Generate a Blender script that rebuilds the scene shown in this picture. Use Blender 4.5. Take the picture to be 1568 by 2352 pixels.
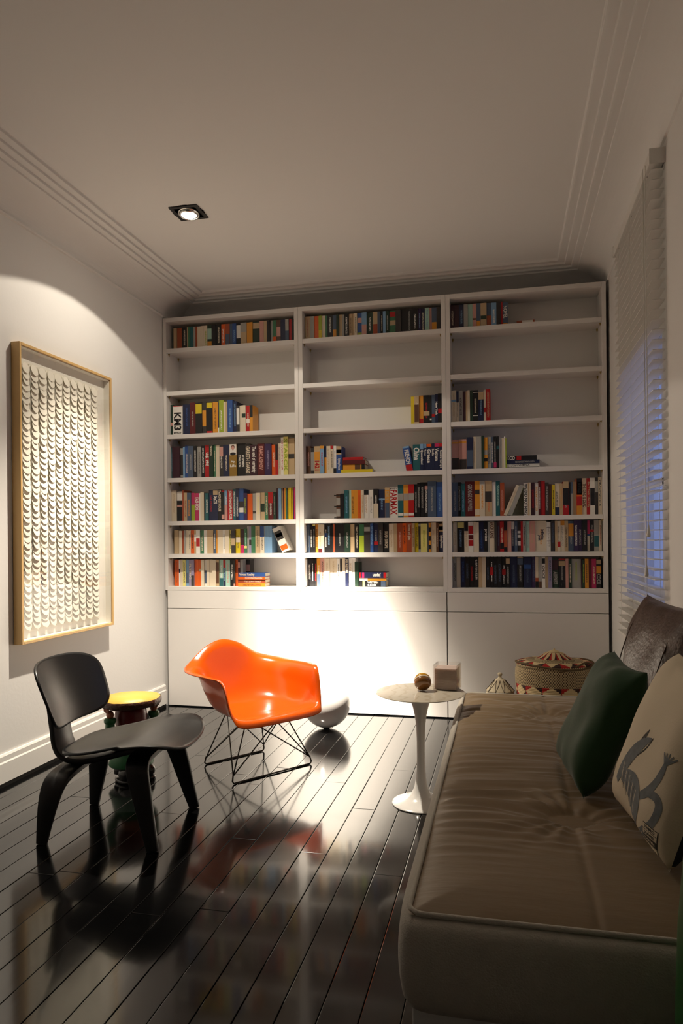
import bpy, bmesh, math, random, re
from mathutils import Vector, Matrix, noise
random.seed(7)
R = math.radians
for o in list(bpy.data.objects): bpy.data.objects.remove(o)
S = bpy.context.scene
COL = S.collection

# ---------------------------------------------------------------- camera
cam = bpy.data.cameras.new('camera'); co = bpy.data.objects.new('camera', cam); COL.objects.link(co)
cam.sensor_fit = 'AUTO'; cam.sensor_width = 36
cam.lens = 1650 / 2352 * 36
cam.shift_y = 63 / 2352
co.matrix_world = Matrix.Translation((0, 0, 1.2)) @ Matrix.Rotation(R(12.8), 4, 'Z') @ Matrix.Rotation(R(90), 4, 'X') @ Matrix.Rotation(R(-.56), 4, 'Z')
cam.clip_start = .02
S.camera = co

# ---------------------------------------------------------------- world (dusk outside), exposure
W = bpy.data.worlds.new('dusk'); S.world = W; W.use_nodes = True
bgn = W.node_tree.nodes['Background']; bgn.inputs[0].default_value = (.20, .28, .62, 1); bgn.inputs[1].default_value = .42
S.view_settings.view_transform = 'Standard'; S.view_settings.look = 'None'
S.view_settings.gamma = 1; S.view_settings.use_curve_mapping = False
S.view_settings.exposure = 1.44

# ---------------------------------------------------------------- the recessed downlight's light
WARM = (1, .89, .73)
LP = Vector((-1.67, 3.655, 2.972))
def spot(name, target, half, power, blend, radius=.02):
    l = bpy.data.lights.new(name, 'SPOT'); l.energy = power; l.color = WARM
    l.spot_size = R(half * 2); l.spot_blend = blend; l.shadow_soft_size = radius
    o = bpy.data.objects.new(name, l); COL.objects.link(o); o.location = LP
    o.rotation_euler = (Vector(target) - LP).to_track_quat('-Z', 'Y').to_euler()
    return o
spot('downlight_spill', (-1.67, 3.655, 0), 65, 15, .04)
spot('downlight_beam', (-1.66, 3.72, 0), 40, 178, .75)
spot('downlight_core', (-1.11, 4.82, .10), 12, 1100, 1.0)
spot('downlight_halo', (-1.08, 4.78, .0), 17.5, 380, 1.0)

# ---------------------------------------------------------------- materials
def srgb(r, g, b):
    f = lambda c: (c / 255 / 12.92) if c / 255 <= .04045 else ((c / 255 + .055) / 1.055) ** 2.4
    return (f(r), f(g), f(b))
MATS = {}
def mat(name, col, rough=.5, metal=0, spec=.5, coat=0, bump=None, var=None, sheen=0, coat_rough=.05):
    """principled + optional noise bump (scale, strength) and colour variation (scale, amount, stretch)"""
    if name in MATS: return MATS[name]
    m = bpy.data.materials.new(name); m.use_nodes = True; nt = m.node_tree; b = nt.nodes['Principled BSDF']
    b.inputs['Base Color'].default_value = (*col, 1); b.inputs['Roughness'].default_value = rough
    b.inputs['Metallic'].default_value = metal; b.inputs['Specular IOR Level'].default_value = spec
    b.inputs['Coat Weight'].default_value = coat; b.inputs['Coat Roughness'].default_value = coat_rough
    if sheen: b.inputs['Sheen Weight'].default_value = sheen; b.inputs['Sheen Roughness'].default_value = .4
    tc = None
    def coords(st=(1, 1, 1)):
        tcn = nt.nodes.new('ShaderNodeTexCoord'); mp = nt.nodes.new('ShaderNodeMapping'); mp.inputs['Scale'].default_value = st
        nt.links.new(tcn.outputs['Object'], mp.inputs['Vector']); return mp.outputs['Vector']
    if var:
        sc, am, st = var
        n = nt.nodes.new('ShaderNodeTexNoise'); n.inputs['Scale'].default_value = sc; n.inputs['Detail'].default_value = 4
        nt.links.new(coords(st), n.inputs['Vector'])
        mx = nt.nodes.new('ShaderNodeMix'); mx.data_type = 'RGBA'
        mx.inputs['A'].default_value = (*[c * (1 - am) for c in col], 1); mx.inputs['B'].default_value = (*[min(1, c * (1 + am)) for c in col], 1)
        nt.links.new(n.outputs['Fac'], mx.inputs['Factor']); nt.links.new(mx.outputs['Result'], b.inputs['Base Color'])
    if bump:
        n = nt.nodes.new('ShaderNodeTexNoise'); n.inputs['Scale'].default_value = bump[0]; n.inputs['Detail'].default_value = 3
        nt.links.new(coords(bump[2] if len(bump) > 2 else (1, 1, 1)), n.inputs['Vector'])
        bp = nt.nodes.new('ShaderNodeBump'); bp.inputs['Strength'].default_value = bump[1]; bp.inputs['Distance'].default_value = .01
        nt.links.new(n.outputs['Fac'], bp.inputs['Height']); nt.links.new(bp.outputs['Normal'], b.inputs['Normal'])
    MATS[name] = m; return m
def glass_mat(name, tint=(1, 1, 1), base=.035, rough=.02):
    m = bpy.data.materials.new(name); m.use_nodes = True; nt = m.node_tree; nt.nodes.remove(nt.nodes['Principled BSDF'])
    out = nt.nodes['Material Output']; t = nt.nodes.new('ShaderNodeBsdfTransparent'); t.inputs[0].default_value = (*tint, 1)
    g = nt.nodes.new('ShaderNodeBsdfGlossy'); g.inputs['Roughness'].default_value = rough
    lw = nt.nodes.new('ShaderNodeLayerWeight'); lw.inputs[0].default_value = .5
    pw5 = nt.nodes.new('ShaderNodeMath'); pw5.operation = 'POWER'; pw5.inputs[1].default_value = 5; nt.links.new(lw.outputs['Facing'], pw5.inputs[0])
    fr = nt.nodes.new('ShaderNodeMath'); fr.operation = 'MULTIPLY_ADD'; fr.inputs[1].default_value = .9; fr.inputs[2].default_value = base; nt.links.new(pw5.outputs[0], fr.inputs[0])
    mx = nt.nodes.new('ShaderNodeMixShader'); nt.links.new(fr.outputs[0], mx.inputs[0])
    nt.links.new(t.outputs[0], mx.inputs[1]); nt.links.new(g.outputs[0], mx.inputs[2]); nt.links.new(mx.outputs[0], out.inputs[0])
    MATS[name] = m; return m
def emis(name, col, s):
    m = bpy.data.materials.new(name); m.use_nodes = True; b = m.node_tree.nodes['Principled BSDF']
    b.inputs['Emission Color'].default_value = (*col, 1); b.inputs['Emission Strength'].default_value = s; MATS[name] = m; return m

M_WALL = mat('wall_paint', (.80, .785, .765), .65, bump=(60, .05))
M_CEIL = mat('ceiling_paint', (.80, .785, .765), .75, bump=(40, .04))
M_TRIM = mat('trim_gloss', (.80, .78, .75), .35)
M_CASE = mat('bookcase_lacquer', (.80, .77, .74), .42)
M_BLACKGAP = mat('black_gap', (.01, .009, .008), .8)
M_FLOOR = mat('black_floor_gloss', (.0025, .0025, .0027), .12, spec=.5, coat=.4, coat_rough=.065, bump=(14, .035, (1, .3, 1)))
M_SUB = mat('subfloor', (.004, .004, .004), .9)

# ---------------------------------------------------------------- mesh helpers
class MB:
    def __init__(s): s.v = []; s.f = []
    def add(s, vs, fs):
        o = len(s.v); s.v += [tuple(v) for v in vs]; s.f += [tuple(i + o for i in f) for f in fs]; return s
    def box(s, a, b):
        x0, y0, z0 = a; x1, y1, z1 = b
        return s.add([(x0, y0, z0), (x1, y0, z0), (x1, y1, z0), (x0, y1, z0), (x0, y0, z1), (x1, y0, z1), (x1, y1, z1), (x0, y1, z1)],
                     [(0, 3, 2, 1), (4, 5, 6, 7), (0, 1, 5, 4), (1, 2, 6, 5), (2, 3, 7, 6), (3, 0, 4, 7)])
    def tube(s, pts, r, n=8, closed=False):
        pts = [Vector(p) for p in pts]; N = len(pts); rs = r if isinstance(r, (list, tuple)) else [r] * N
        rings = []; up = None
        for i, p in enumerate(pts):
            a = pts[i - 1] if (i > 0 or closed) else p; c = pts[(i + 1) % N] if (i < N - 1 or closed) else p
            t = (c - a).normalized()
            if up is None: up = t.orthogonal().normalized()
            up = (up - t * up.dot(t)); up = up.normalized() if up.length > 1e-6 else t.orthogonal().normalized()
            w = t.cross(up)
            rings.append([p + (up * math.cos(2 * math.pi * k / n) + w * math.sin(2 * math.pi * k / n)) * rs[i] for k in range(n)])
        vs = [v for rg in rings for v in rg]; fs = []
        for i in range(N if closed else N - 1):
            j = (i + 1) % N
            for k in range(n): fs.append((i * n + k, i * n + (k + 1) % n, j * n + (k + 1) % n, j * n + k))
        if not closed: fs += [tuple(range(n - 1, -1, -1)), tuple((N - 1) * n + k for k in range(n))]
        return s.add(vs, fs)
    def lathe(s, prof, n=32, c=(0, 0, 0), sx=1, sy=1):
        vs = []; fs = []; m = len(prof)
        for k in range(n):
            a = 2 * math.pi * k / n
            for r, z in prof: vs.append((c[0] + r * math.cos(a) * sx, c[1] + r * math.sin(a) * sy, c[2] + z))
        for k in range(n):
            j = (k + 1) % n
            for i in range(m - 1): fs.append((k * m + i, j * m + i, j * m + i + 1, k * m + i + 1))
        if prof[0][0] > 1e-5: fs.append(tuple(k * m for k in range(n - 1, -1, -1)))
        if prof[-1][0] > 1e-5: fs.append(tuple(k * m + m - 1 for k in range(n)))
        return s.add(vs, fs)
    def grid(s, fn, nu, nv, wrap_u=False):
        vs = [fn(i / (nu if wrap_u else nu - 1), j / (nv - 1)) for i in range(nu) for j in range(nv)]; fs = []
        for i in range(nu if wrap_u else nu - 1):
            k = (i + 1) % nu
            for j in range(nv - 1): fs.append((i * nv + j, k * nv + j, k * nv + j + 1, i * nv + j + 1))
        return s.add(vs, fs)
    def ball(s, c, r, n=16, m=10, sx=1, sy=1, sz=1):
        return s.lathe([(r * math.sin(math.pi * i / m), -r * math.cos(math.pi * i / m) * sz) for i in range(m + 1)], n, c, sx, sy)
    def build(s, name, m, parent=None, smooth=False, bevel=0, seg=2, solid=0, off=-1, sub=0, fix=True):
        me = bpy.data.meshes.new(name); me.from_pydata(s.v, [], s.f)
        if fix or bevel:
            bm = bmesh.new(); bm.from_mesh(me)
            bmesh.ops.remove_doubles(bm, verts=bm.verts, dist=1e-6)
            bmesh.ops.recalc_face_normals(bm, faces=bm.faces)
            if bevel: bmesh.ops.bevel(bm, geom=list(bm.edges), offset=bevel, segments=seg, affect='EDGES', profile=.5, clamp_overlap=True)
            bm.to_mesh(me); bm.free()
        if smooth:
            for p in me.polygons: p.use_smooth = True
        me.materials.append(m)
        o = bpy.data.objects.new(name, me); COL.objects.link(o); o.parent = parent
        if sub:
            q = o.modifiers.new('sub', 'SUBSURF'); q.levels = sub; q.render_levels = sub
        if solid:
            q = o.modifiers.new('solid', 'SOLIDIFY'); q.thickness = solid; q.offset = off
        return o
def box(name, a, b, m, parent=None, bevel=0, seg=2):
    return MB().box(a, b).build(name, m, parent, bevel=bevel, seg=seg)
def tag(o, label, cat, group=None):
    o['label'] = label; o['category'] = cat
    if group: o['group'] = group
    return o
def thing(name, label, cat, loc=(0, 0, 0), rz=0, group=None, mtx=None):
    o = bpy.data.objects.new(name, None); COL.objects.link(o); o.empty_display_size = .05
    if mtx is not None: o.matrix_world = mtx
    else: o.location = loc; o.rotation_euler = (0, 0, rz)
    return tag(o, label, cat, group)
def struct(o, label=None):
    o['kind'] = 'structure'
    if label: o['label'] = label
    return o
def cr(p, t):                                            # catmull-rom through a list of tuples, t in 0..len-1
    n = len(p); i = min(int(t), n - 2); u = t - i
    g = lambda k: p[max(0, min(n - 1, k))]
    a, b, c, d = g(i - 1), g(i), g(i + 1), g(i + 2)
    return tuple(.5 * (2 * b[k] + (c[k] - a[k]) * u + (2 * a[k] - 5 * b[k] + 4 * c[k] - d[k]) * u * u + (3 * b[k] - a[k] - 3 * c[k] + d[k]) * u ** 3) for k in range(len(b)))
def smoothpath(p, n): return [cr(p, i * (len(p) - 1) / (n - 1)) for i in range(n)]

# ================================================================ THE ROOM
XL, XR, YB, YN, ZC = -2.42, .66, 5.14, -1.9, 3.0
struct(box('wall_left', (XL - .12, YN - .1, 0), (XL, YB + .1, ZC + .1), M_WALL), 'white painted plaster wall behind the framed paper work')
struct(box('wall_far', (XL - .12, YB, 0), (XR + .2, YB + .1, ZC + .1), M_WALL), 'white wall behind the bookcases')
struct(box('wall_near', (XL - .12, YN - .1, 0), (XR + .2, YN, ZC + .1), M_WALL), 'white wall behind the viewer')
struct(box('ceiling', (XL - .12, YN - .1, ZC), (XR + .2, YB + .1, ZC + .1), M_CEIL), 'plain white plaster ceiling')
WY0, WY1, WZ0, WZ1, WX = 3.28, 4.25, .88, 2.06, .80
b = MB()
for a, c in (((XR, YN - .1, 0), (WX, WY0, ZC + .1)), ((XR, WY1, 0), (WX, YB + .1, ZC + .1)), ((XR, WY0, 0), (WX, WY1, WZ0)), ((XR, WY0, WZ1), (WX, WY1, ZC + .1))): b.box(a, c)
struct(b.build('wall_right', M_WALL, fix=False), 'white plaster wall with the window recess')
# window in the recess
win = bpy.data.objects.new('window_1', None); COL.objects.link(win); win.location = (WX - .03, (WY0 + WY1) / 2, WZ0); struct(win, 'white framed window in the wall recess, dusk outside')
hw, hh = (WY1 - WY0) / 2, WZ1 - WZ0
for nm, a, c in (('window_stile', (-.02, -hw, 0), (.025, -hw + .05, hh)), ('window_stile', (-.02, hw - .05, 0), (.025, hw, hh)),
                 ('window_rail', (-.02, -hw + .05, 0), (.025, hw - .05, .06)), ('window_rail', (-.02, -hw + .05, hh - .05), (.025, hw - .05, hh)),
                 ('window_rail', (-.015, -hw + .05, hh / 2 - .02), (.02, hw - .05, hh / 2 + .02)), ('window_mullion', (-.015, -.02, .06), (.02, .02, hh - .05))):
    box(nm, a, c, M_TRIM, win, .004)
M_PANE = glass_mat('window_glass')
for sy in (-1, 1):
    for k in (0, 1):
        y0, y1 = sorted((sy * .02, sy * (hw - .05))); z0, z1 = ((.06, hh / 2 - .02), (hh / 2 + .02, hh - .05))[k]
        box('pane', (0, y0, z0), (.005, y1, z1), M_PANE, win)
box('window_sill', (-.11, -hw, -.0), (-.02, hw, .018), M_TRIM, win, .004)

# cornice: bead, cove and three stepped bands, mitred round the room
prof = [(0, 2.832), (.010, 2.834), (.013, 2.842), (.010, 2.850), (.004, 2.853)]
prof += [(.175 - .171 * math.cos(R(a)), 2.853 + .110 * math.sin(R(a))) for a in range(6, 91, 7)]
z = 2.972
for k in range(3):
    a0 = .177 + .045 * k
    prof += [(a0, z), (a0 + .030, z - .0035), (a0 + .040, z - .0040), (a0 + .0415, z - .0030), (a0 + .043, z + .0085)]; z += .0085
prof += [(.314, 3.0)]
def cornice(name, side):
    n = len(prof); vs = []
    for a, zz in prof:
        if side == 'left': vs += [(XL + a, YN, zz), (XL + a, YB - a, zz)]
        elif side == 'right': vs += [(XR - a, YB - a, zz), (XR - a, YN, zz)]
        else: vs += [(XL + a, YB - a, zz), (XR - a, YB - a, zz)]
    fs = [(2 * i, 2 * i + 1, 2 * i + 3, 2 * i + 2) for i in range(n - 1)]
    # back of the moulding, buried in wall and ceiling
    o = MB().add(vs, fs).build(name, M_CEIL, fix=True); struct(o, 'moulded plaster cove and stepped cornice bands, %s side' % side); return o
cornice('trim_1', 'left'); cornice('trim_2', 'far'); cornice('trim_3', 'right')
# baseboard with black shoe gap
bb = MB(); pr = [(0, .022), (.018, .022), (.018, .118), (.013, .125), (.013, .150), (.008, .160), (0, .160)]
bb.add([(XL + a, y, zz) for y in (YN, 4.80) for a, zz in pr], [(i, (i + 1) % 7, 7 + (i + 1) % 7, 7 + i) for i in range(7)] + [tuple(range(7)), tuple(range(13, 6, -1))])
struct(bb.build('baseboard_left', M_TRIM), 'white painted skirting board along the left wall')
struct(box('trim_4', (XL, YN, 0), (XL + .012, 4.80, .022), M_BLACKGAP), 'black shoe gap below the skirting board')
b2 = MB().box((XR - .018, YN, 0), (XR, 4.80, .16)); struct(b2.build('baseboard_right', M_TRIM, bevel=.004), 'white painted skirting board along the window wall')

# floor: subfloor slab + individual glossy black boards
fl = struct(box('floor', (XL - .12, YN - .1, -.08), (XR + .2, YB + .1, -.014), M_SUB), 'glossy black painted floorboards')
pw = .1027
for i in range(30):
    x0 = XL + i * pw; y = YN; first = True
    while y < 4.87:
        L = random.uniform(1.4, 3.4) if not first else random.uniform(.8, 3.0); first = False
        y1 = min(y + L, 4.9)
        if 4.9 - y1 < .4: y1 = 4.9
        o = box('floorboard', (-pw / 2 + .0011, 0, -.014), (pw / 2 - .0011, y1 - y - .0015, 0), M_FLOOR, fl, .0016, 2)
        o.location = (x0 + pw / 2, y, 0); o.rotation_euler = (random.uniform(-.0003, .0003), random.uniform(-.0016, .0016), 0)
        y = y1

# ================================================================ BOOKCASES AND CABINETS
FY, BY = 4.82, 5.045                                    # front plane, back of the carcase
ZT = 2.823
ST = [2.599, 2.288, 1.974, 1.658, 1.344, 1.107]          # shelf tops
BAYS = {'L': (-2.415, -2.391, -1.421, -1.392), 'C': (-1.392, -1.361, -.401, -.371), 'R': (-.371, -.343, .614, .641)}
BN = {'L': 'left', 'C': 'middle', 'R': 'right'}
M_PIN = mat('brass_pin', (.45, .33, .12), .4, metal=.8)
pin = None
for k, (xa, xb, xc, xd) in BAYS.items():
    t = thing('bookcase', 'white built-in bookcase, %s of the three bays, full of books' % BN[k], 'bookcase', ((xa + xd) / 2, FY, .843), group='white bookcase bays')
    cx = (xa + xd) / 2; L = lambda x, y, z_: (x - cx, y - FY, z_ - .843)
    box('side_panel', L(xa, FY, .843), L(xb, BY, ZT), M_CASE, t, .001, 1)
    box('side_panel', L(xc, FY, .843), L(xd - .0012, BY, ZT), M_CASE, t, .001, 1)
    box('top_panel', L(xb, FY, 2.794), L(xc, BY, ZT), M_CASE, t, .001, 1)
    box('bottom_panel', L(xb, FY, .843), L(xc, BY, .870), M_CASE, t, .001, 1)
    box('back_panel', L(xb, 5.032, .870), L(xc, BY, 2.794), M_CASE, t)
    for zt in ST:
        s = MB().box((-(xc - xb) / 2 + .001, .024, -.022), ((xc - xb) / 2 - .001, .21, 0)).box((-(xc - xb) / 2 + .001, 0, -.030), ((xc - xb) / 2 - .001, .024, 0)).build('shelf', M_CASE, t, fix=False)
        s.location = L((xb + xc) / 2, FY + .002, zt)
        for sx in (-1, 1):
            for yy in (.035, .19):
                x = sx * (xc - xb) / 2
                if pin is None:
                    pin = MB().box((-.005, -.004, -.014), (.005, .004, 0)).box((-.002, -.004, -.022), (.002, .004, -.014)).build('shelf_pin', M_PIN, s); p_ = pin
                else:
                    p_ = pin.copy(); COL.objects.link(p_); p_.parent = s
                p_.location = (x - sx * .006, yy, -.022 - .0005)
def cabinet(x0, x1, label):
    t = thing('base_cabinet', label, 'cabinet', ((x0 + x1) / 2, FY, 0), group='white base cabinets'); h = (x1 - x0) / 2
    box('carcase', (-h, .022, .012), (h, .225, .842), M_CASE, t)
    box('fascia_panel', (-h + .0012, 0, .713), (h - .0012, .02, .8405), M_CASE, t, .0012, 1)
    box('door', (-h + .0012, 0, .008), (h - .0012, .02, .709), M_CASE, t, .0012, 1)
cabinet(-2.398, -.3815, 'wide white flush-front base cabinet lit by the spotlight, below the bookcases')
cabinet(-.3775, .641, 'white flush-front base cabinet behind the woven basket')

# ================================================================ BOOKS
PAL = dict(k=(25, 25, 28), K=(58, 54, 52), n=(30, 38, 72), b=(48, 84, 150), u=(128, 168, 205), t=(36, 98, 104), g=(62, 120, 84), G=(32, 56, 42),
           l=(160, 178, 48), y=(222, 196, 34), Y=(232, 222, 134), o=(226, 96, 22), a=(226, 154, 48), r=(182, 24, 28), R=(92, 20, 24), p=(58, 40, 82), m=(196, 44, 100),
           i=(226, 212, 188), w=(240, 236, 228), s=(168, 166, 160), S=(198, 172, 134), B=(98, 64, 44), c=(170, 208, 192), P=(212, 158, 146), e=(170, 82, 48),
           q=(78, 94, 118), v=(156, 146, 176), d=(62, 30, 42), olive=(150, 116, 44))
CN = dict(k='black', K='charcoal', n='navy', b='blue', u='pale blue', t='teal', g='green', G='dark green', l='lime', y='yellow', Y='pale yellow', o='orange', a='amber',
          r='red', R='maroon', p='purple', m='magenta', i='cream', w='white', s='grey', S='tan', B='brown', c='mint', P='pink', e='rust', q='slate', v='lavender', d='plum', olive='ochre')
LIN = {k: srgb(*v) for k, v in PAL.items()}
def book_material():
    m = bpy.data.materials.new('book_cover'); m.use_nodes = True; nt = m.node_tree; N = nt.nodes; K = nt.links; b = N['Principled BSDF']
    b.inputs['Roughness'].default_value = .42
    oi = N.new('ShaderNodeObjectInfo')
    ink = N.new('ShaderNodeAttribute'); ink.attribute_type = 'OBJECT'; ink.attribute_name = 'ink'
    has = N.new('ShaderNodeAttribute'); has.attribute_type = 'OBJECT'; has.attribute_name = 'lettering'     # (z0, z1, x half width) of the printed line
    tc = N.new('ShaderNodeTexCoord'); sep = N.new('ShaderNodeSeparateXYZ'); K.new(tc.outputs['Object'], sep.inputs[0])
    hs = N.new('ShaderNodeSeparateXYZ'); K.new(has.outputs['Vector'], hs.inputs[0])
    def ma(op, *ins):
        n = N.new('ShaderNodeMath'); n.operation = op
        for i, v in enumerate(ins):
            if isinstance(v, (int, float)): n.inputs[i].default_value = v
            else: K.new(v, n.inputs[i])
        return n.outputs[0]
    z, x, y = sep.outputs['Z'], sep.outputs['X'], sep.outputs['Y']
    inz = ma('MULTIPLY', ma('GREATER_THAN', z, hs.outputs['X']), ma('LESS_THAN', z, hs.outputs['Y']))
    inx = ma('LESS_THAN', ma('ABSOLUTE', x), hs.outputs['Z'])
    iny = ma('LESS_THAN', y, .0004)
    cmb = N.new('ShaderNodeCombineXYZ'); K.new(ma('MULTIPLY', x, 260), cmb.inputs[0]); K.new(ma('MULTIPLY', z, 420), cmb.inputs[1]); K.new(ma('MULTIPLY', oi.outputs['Random'], 90), cmb.inputs[2])
    nz = N.new('ShaderNodeTexNoise'); nz.inputs['Scale'].default_value = 1; nz.inputs['Detail'].default_value = 1; K.new(cmb.outputs[0], nz.inputs['Vector'])
    strokes = ma('GREATER_THAN', nz.outputs['Fac'], .5)
    fac = ma('MULTIPLY', ma('MULTIPLY', inz, inx), ma('MULTIPLY', iny, strokes))
    mx = N.new('ShaderNodeMix'); mx.data_type = 'RGBA'; K.new(fac, mx.inputs['Factor']); K.new(oi.outputs['Color'], mx.inputs['A']); K.new(ink.outputs['Color'], mx.inputs['B'])
    K.new(mx.outputs['Result'], b.inputs['Base Color']); return m
M_BOOK = book_material()
M_PAGE = mat('book_pages', (.72, .64, .48), .8, var=(300, .12, (20, 1, 1)))
M_STUFF = bpy.data.materials.new('book_covers_joined'); M_STUFF.use_nodes = True
_a = M_STUFF.node_tree.nodes.new('ShaderNodeAttribute'); _a.attribute_name = 'col'
M_STUFF.node_tree.links.new(_a.outputs['Color'], M_STUFF.node_tree.nodes['Principled BSDF'].inputs['Base Color']); M_STUFF.node_tree.nodes['Principled BSDF'].inputs['Roughness'].default_value = .45
def text_mesh(txt):
    cu = bpy.data.curves.new('lettering', 'FONT'); cu.body = txt; cu.resolution_u = 2; cu.offset = .03
    o = bpy.data.objects.new('lettering', cu); COL.objects.link(o)
    dg = bpy.context.evaluated_depsgraph_get(); me = bpy.data.meshes.new_from_object(o.evaluated_get(dg)); bpy.data.objects.remove(o)
    return me
TM = {}
def lettering(parent, txt, mode, lo, hi, col, w, h, xf=.5, m=None, maxw=.8):
    """flat letters on the spine (front face y=0) of a book of thickness w and height h"""
    chars = [txt] if mode != 'c' else list(txt)
    res = []
    for ci, ch in enumerate(chars):
        if ch not in TM: TM[ch] = text_mesh(ch)
        src = TM[ch]
        if not src.vertices: continue
        xs = [v.co.x for v in src.vertices]; ys = [v.co.y for v in src.vertices]
        x0, x1, y0, y1 = min(xs), max(xs), min(ys), max(ys); me = src.copy(); me.materials.clear(); me.materials.append(m or M_BOOK)
        a, b_ = lo * h, hi * h
        if mode == 'c': seg = (b_ - a) / len(chars); a, b_ = b_ - seg * (ci + .95), b_ - seg * (ci + .1)
        if mode == 'v':
            cw = min(w * maxw if xf == .5 else w * .3, (b_ - a) * 1.6 * (y1 - y0) / max(.1, x1 - x0))
            f = lambda p: (w * (xf - .5) + ((p.y - y0) / (y1 - y0) - .5) * cw, -.0006, b_ - (p.x - x0) / (x1 - x0) * (b_ - a))
        else:
            ww = min(w * .82, (b_ - a) * 1.3 * (x1 - x0) / (y1 - y0))
            f = lambda p: (((p.x - x0) / (x1 - x0) - .5) * ww, -.0006, a + (p.y - y0) / (y1 - y0) * (b_ - a))
        for v in me.vertices: v.co = f(v.co)
        o = bpy.data.objects.new('title', me); COL.objects.link(o); o.parent = parent; o.color = (*LIN[col], 1); res.append(o)
    return res
def book_meshes(w, h, d):
    c = min(.0022, w * .14)
    cov = MB().box((-w / 2, 0, 0), (w / 2, c, h)).box((-w / 2, c, 0), (-w / 2 + c, d, h)).box((w / 2 - c, c, 0), (w / 2, d, h))
    pg = MB().box((-w / 2 + c, c, .0015), (w / 2 - c, d - .003, h - .0025))
    return cov, pg
def make_book(w, h, d, col, extras, label, name='book'):
    cov, pg = book_meshes(w, h, d)
    o = cov.build(name, M_BOOK, fix=False); o.color = (*LIN[col], 1); tag(o, label, 'book', 'books on the bookcase shelves')
    o['ink'] = LIN['w']; o['lettering'] = (0.0, 0.0, 0.0)
    pg.build('pages', M_PAGE, o, fix=False)
    for e in extras:
        if e.startswith('T='):
            o['ink'] = LIN[e[2:]]; r_ = random.Random(int(w * 1e5) + int(h * 1e4)); o['lettering'] = (h * r_.uniform(.12, .3), h * r_.uniform(.68, .93), min(w * .3, .006))
        elif e.startswith('X='):
            g = re.match(r'X=(.*) ([vhc]) ([\d.]+) ([\d.]+) (\w+)(?: ([\d.]+))?$', e)
            lettering(o, g[1], g[2], float(g[3]), float(g[4]), g[5], w, h, float(g[6] or .5))
        elif e.startswith('H='):                         # small portrait printed on the spine
            for nm, col_, cx, cz, rx, rz_ in (('portrait_coat', 'k', 0, .70, .40, .045), ('portrait_hair', 'B', 0, .90, .25, .065), ('portrait_face', 'P', .0, .875, .2, .062)):
                q = MB().add([(w * (cx + rx * math.cos(2 * math.pi * k / 14)), -.0012 - (.0003 if 'face' in nm else 0), h * (cz + rz_ * math.sin(2 * math.pi * k / 14))) for k in range(14)], [tuple(range(14))]).build(nm, M_BOOK, o, fix=False); q.color = (*LIN[col_], 1)
        else:
            c_, lo, hi = e.split(); q = MB().box((-w * .47, -.0004, float(lo) * h), (w * .47, .0003, float(hi) * h)).build('spine_band', M_BOOK, o, fix=False); q.color = (*LIN[c_], 1)
    return o
ORD = 'zeroth first second third fourth fifth sixth seventh eighth ninth tenth eleventh twelfth thirteenth fourteenth fifteenth sixteenth seventeenth eighteenth nineteenth twentieth'.split()
def ordi(n):
    if n <= 20: return ORD[n]
    t, u = divmod(n, 10); T = {2: 'twent', 3: 'thirt', 4: 'fort'}[t]
    return T + 'ieth' if u == 0 else T + 'y-' + ORD[u]
SHN = {1: 'top', 3: 'third', 4: 'fourth', 5: 'fifth', 6: 'sixth', 7: 'bottom'}
SHZ = dict(zip(range(1, 8), ST + [.870]))
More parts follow.
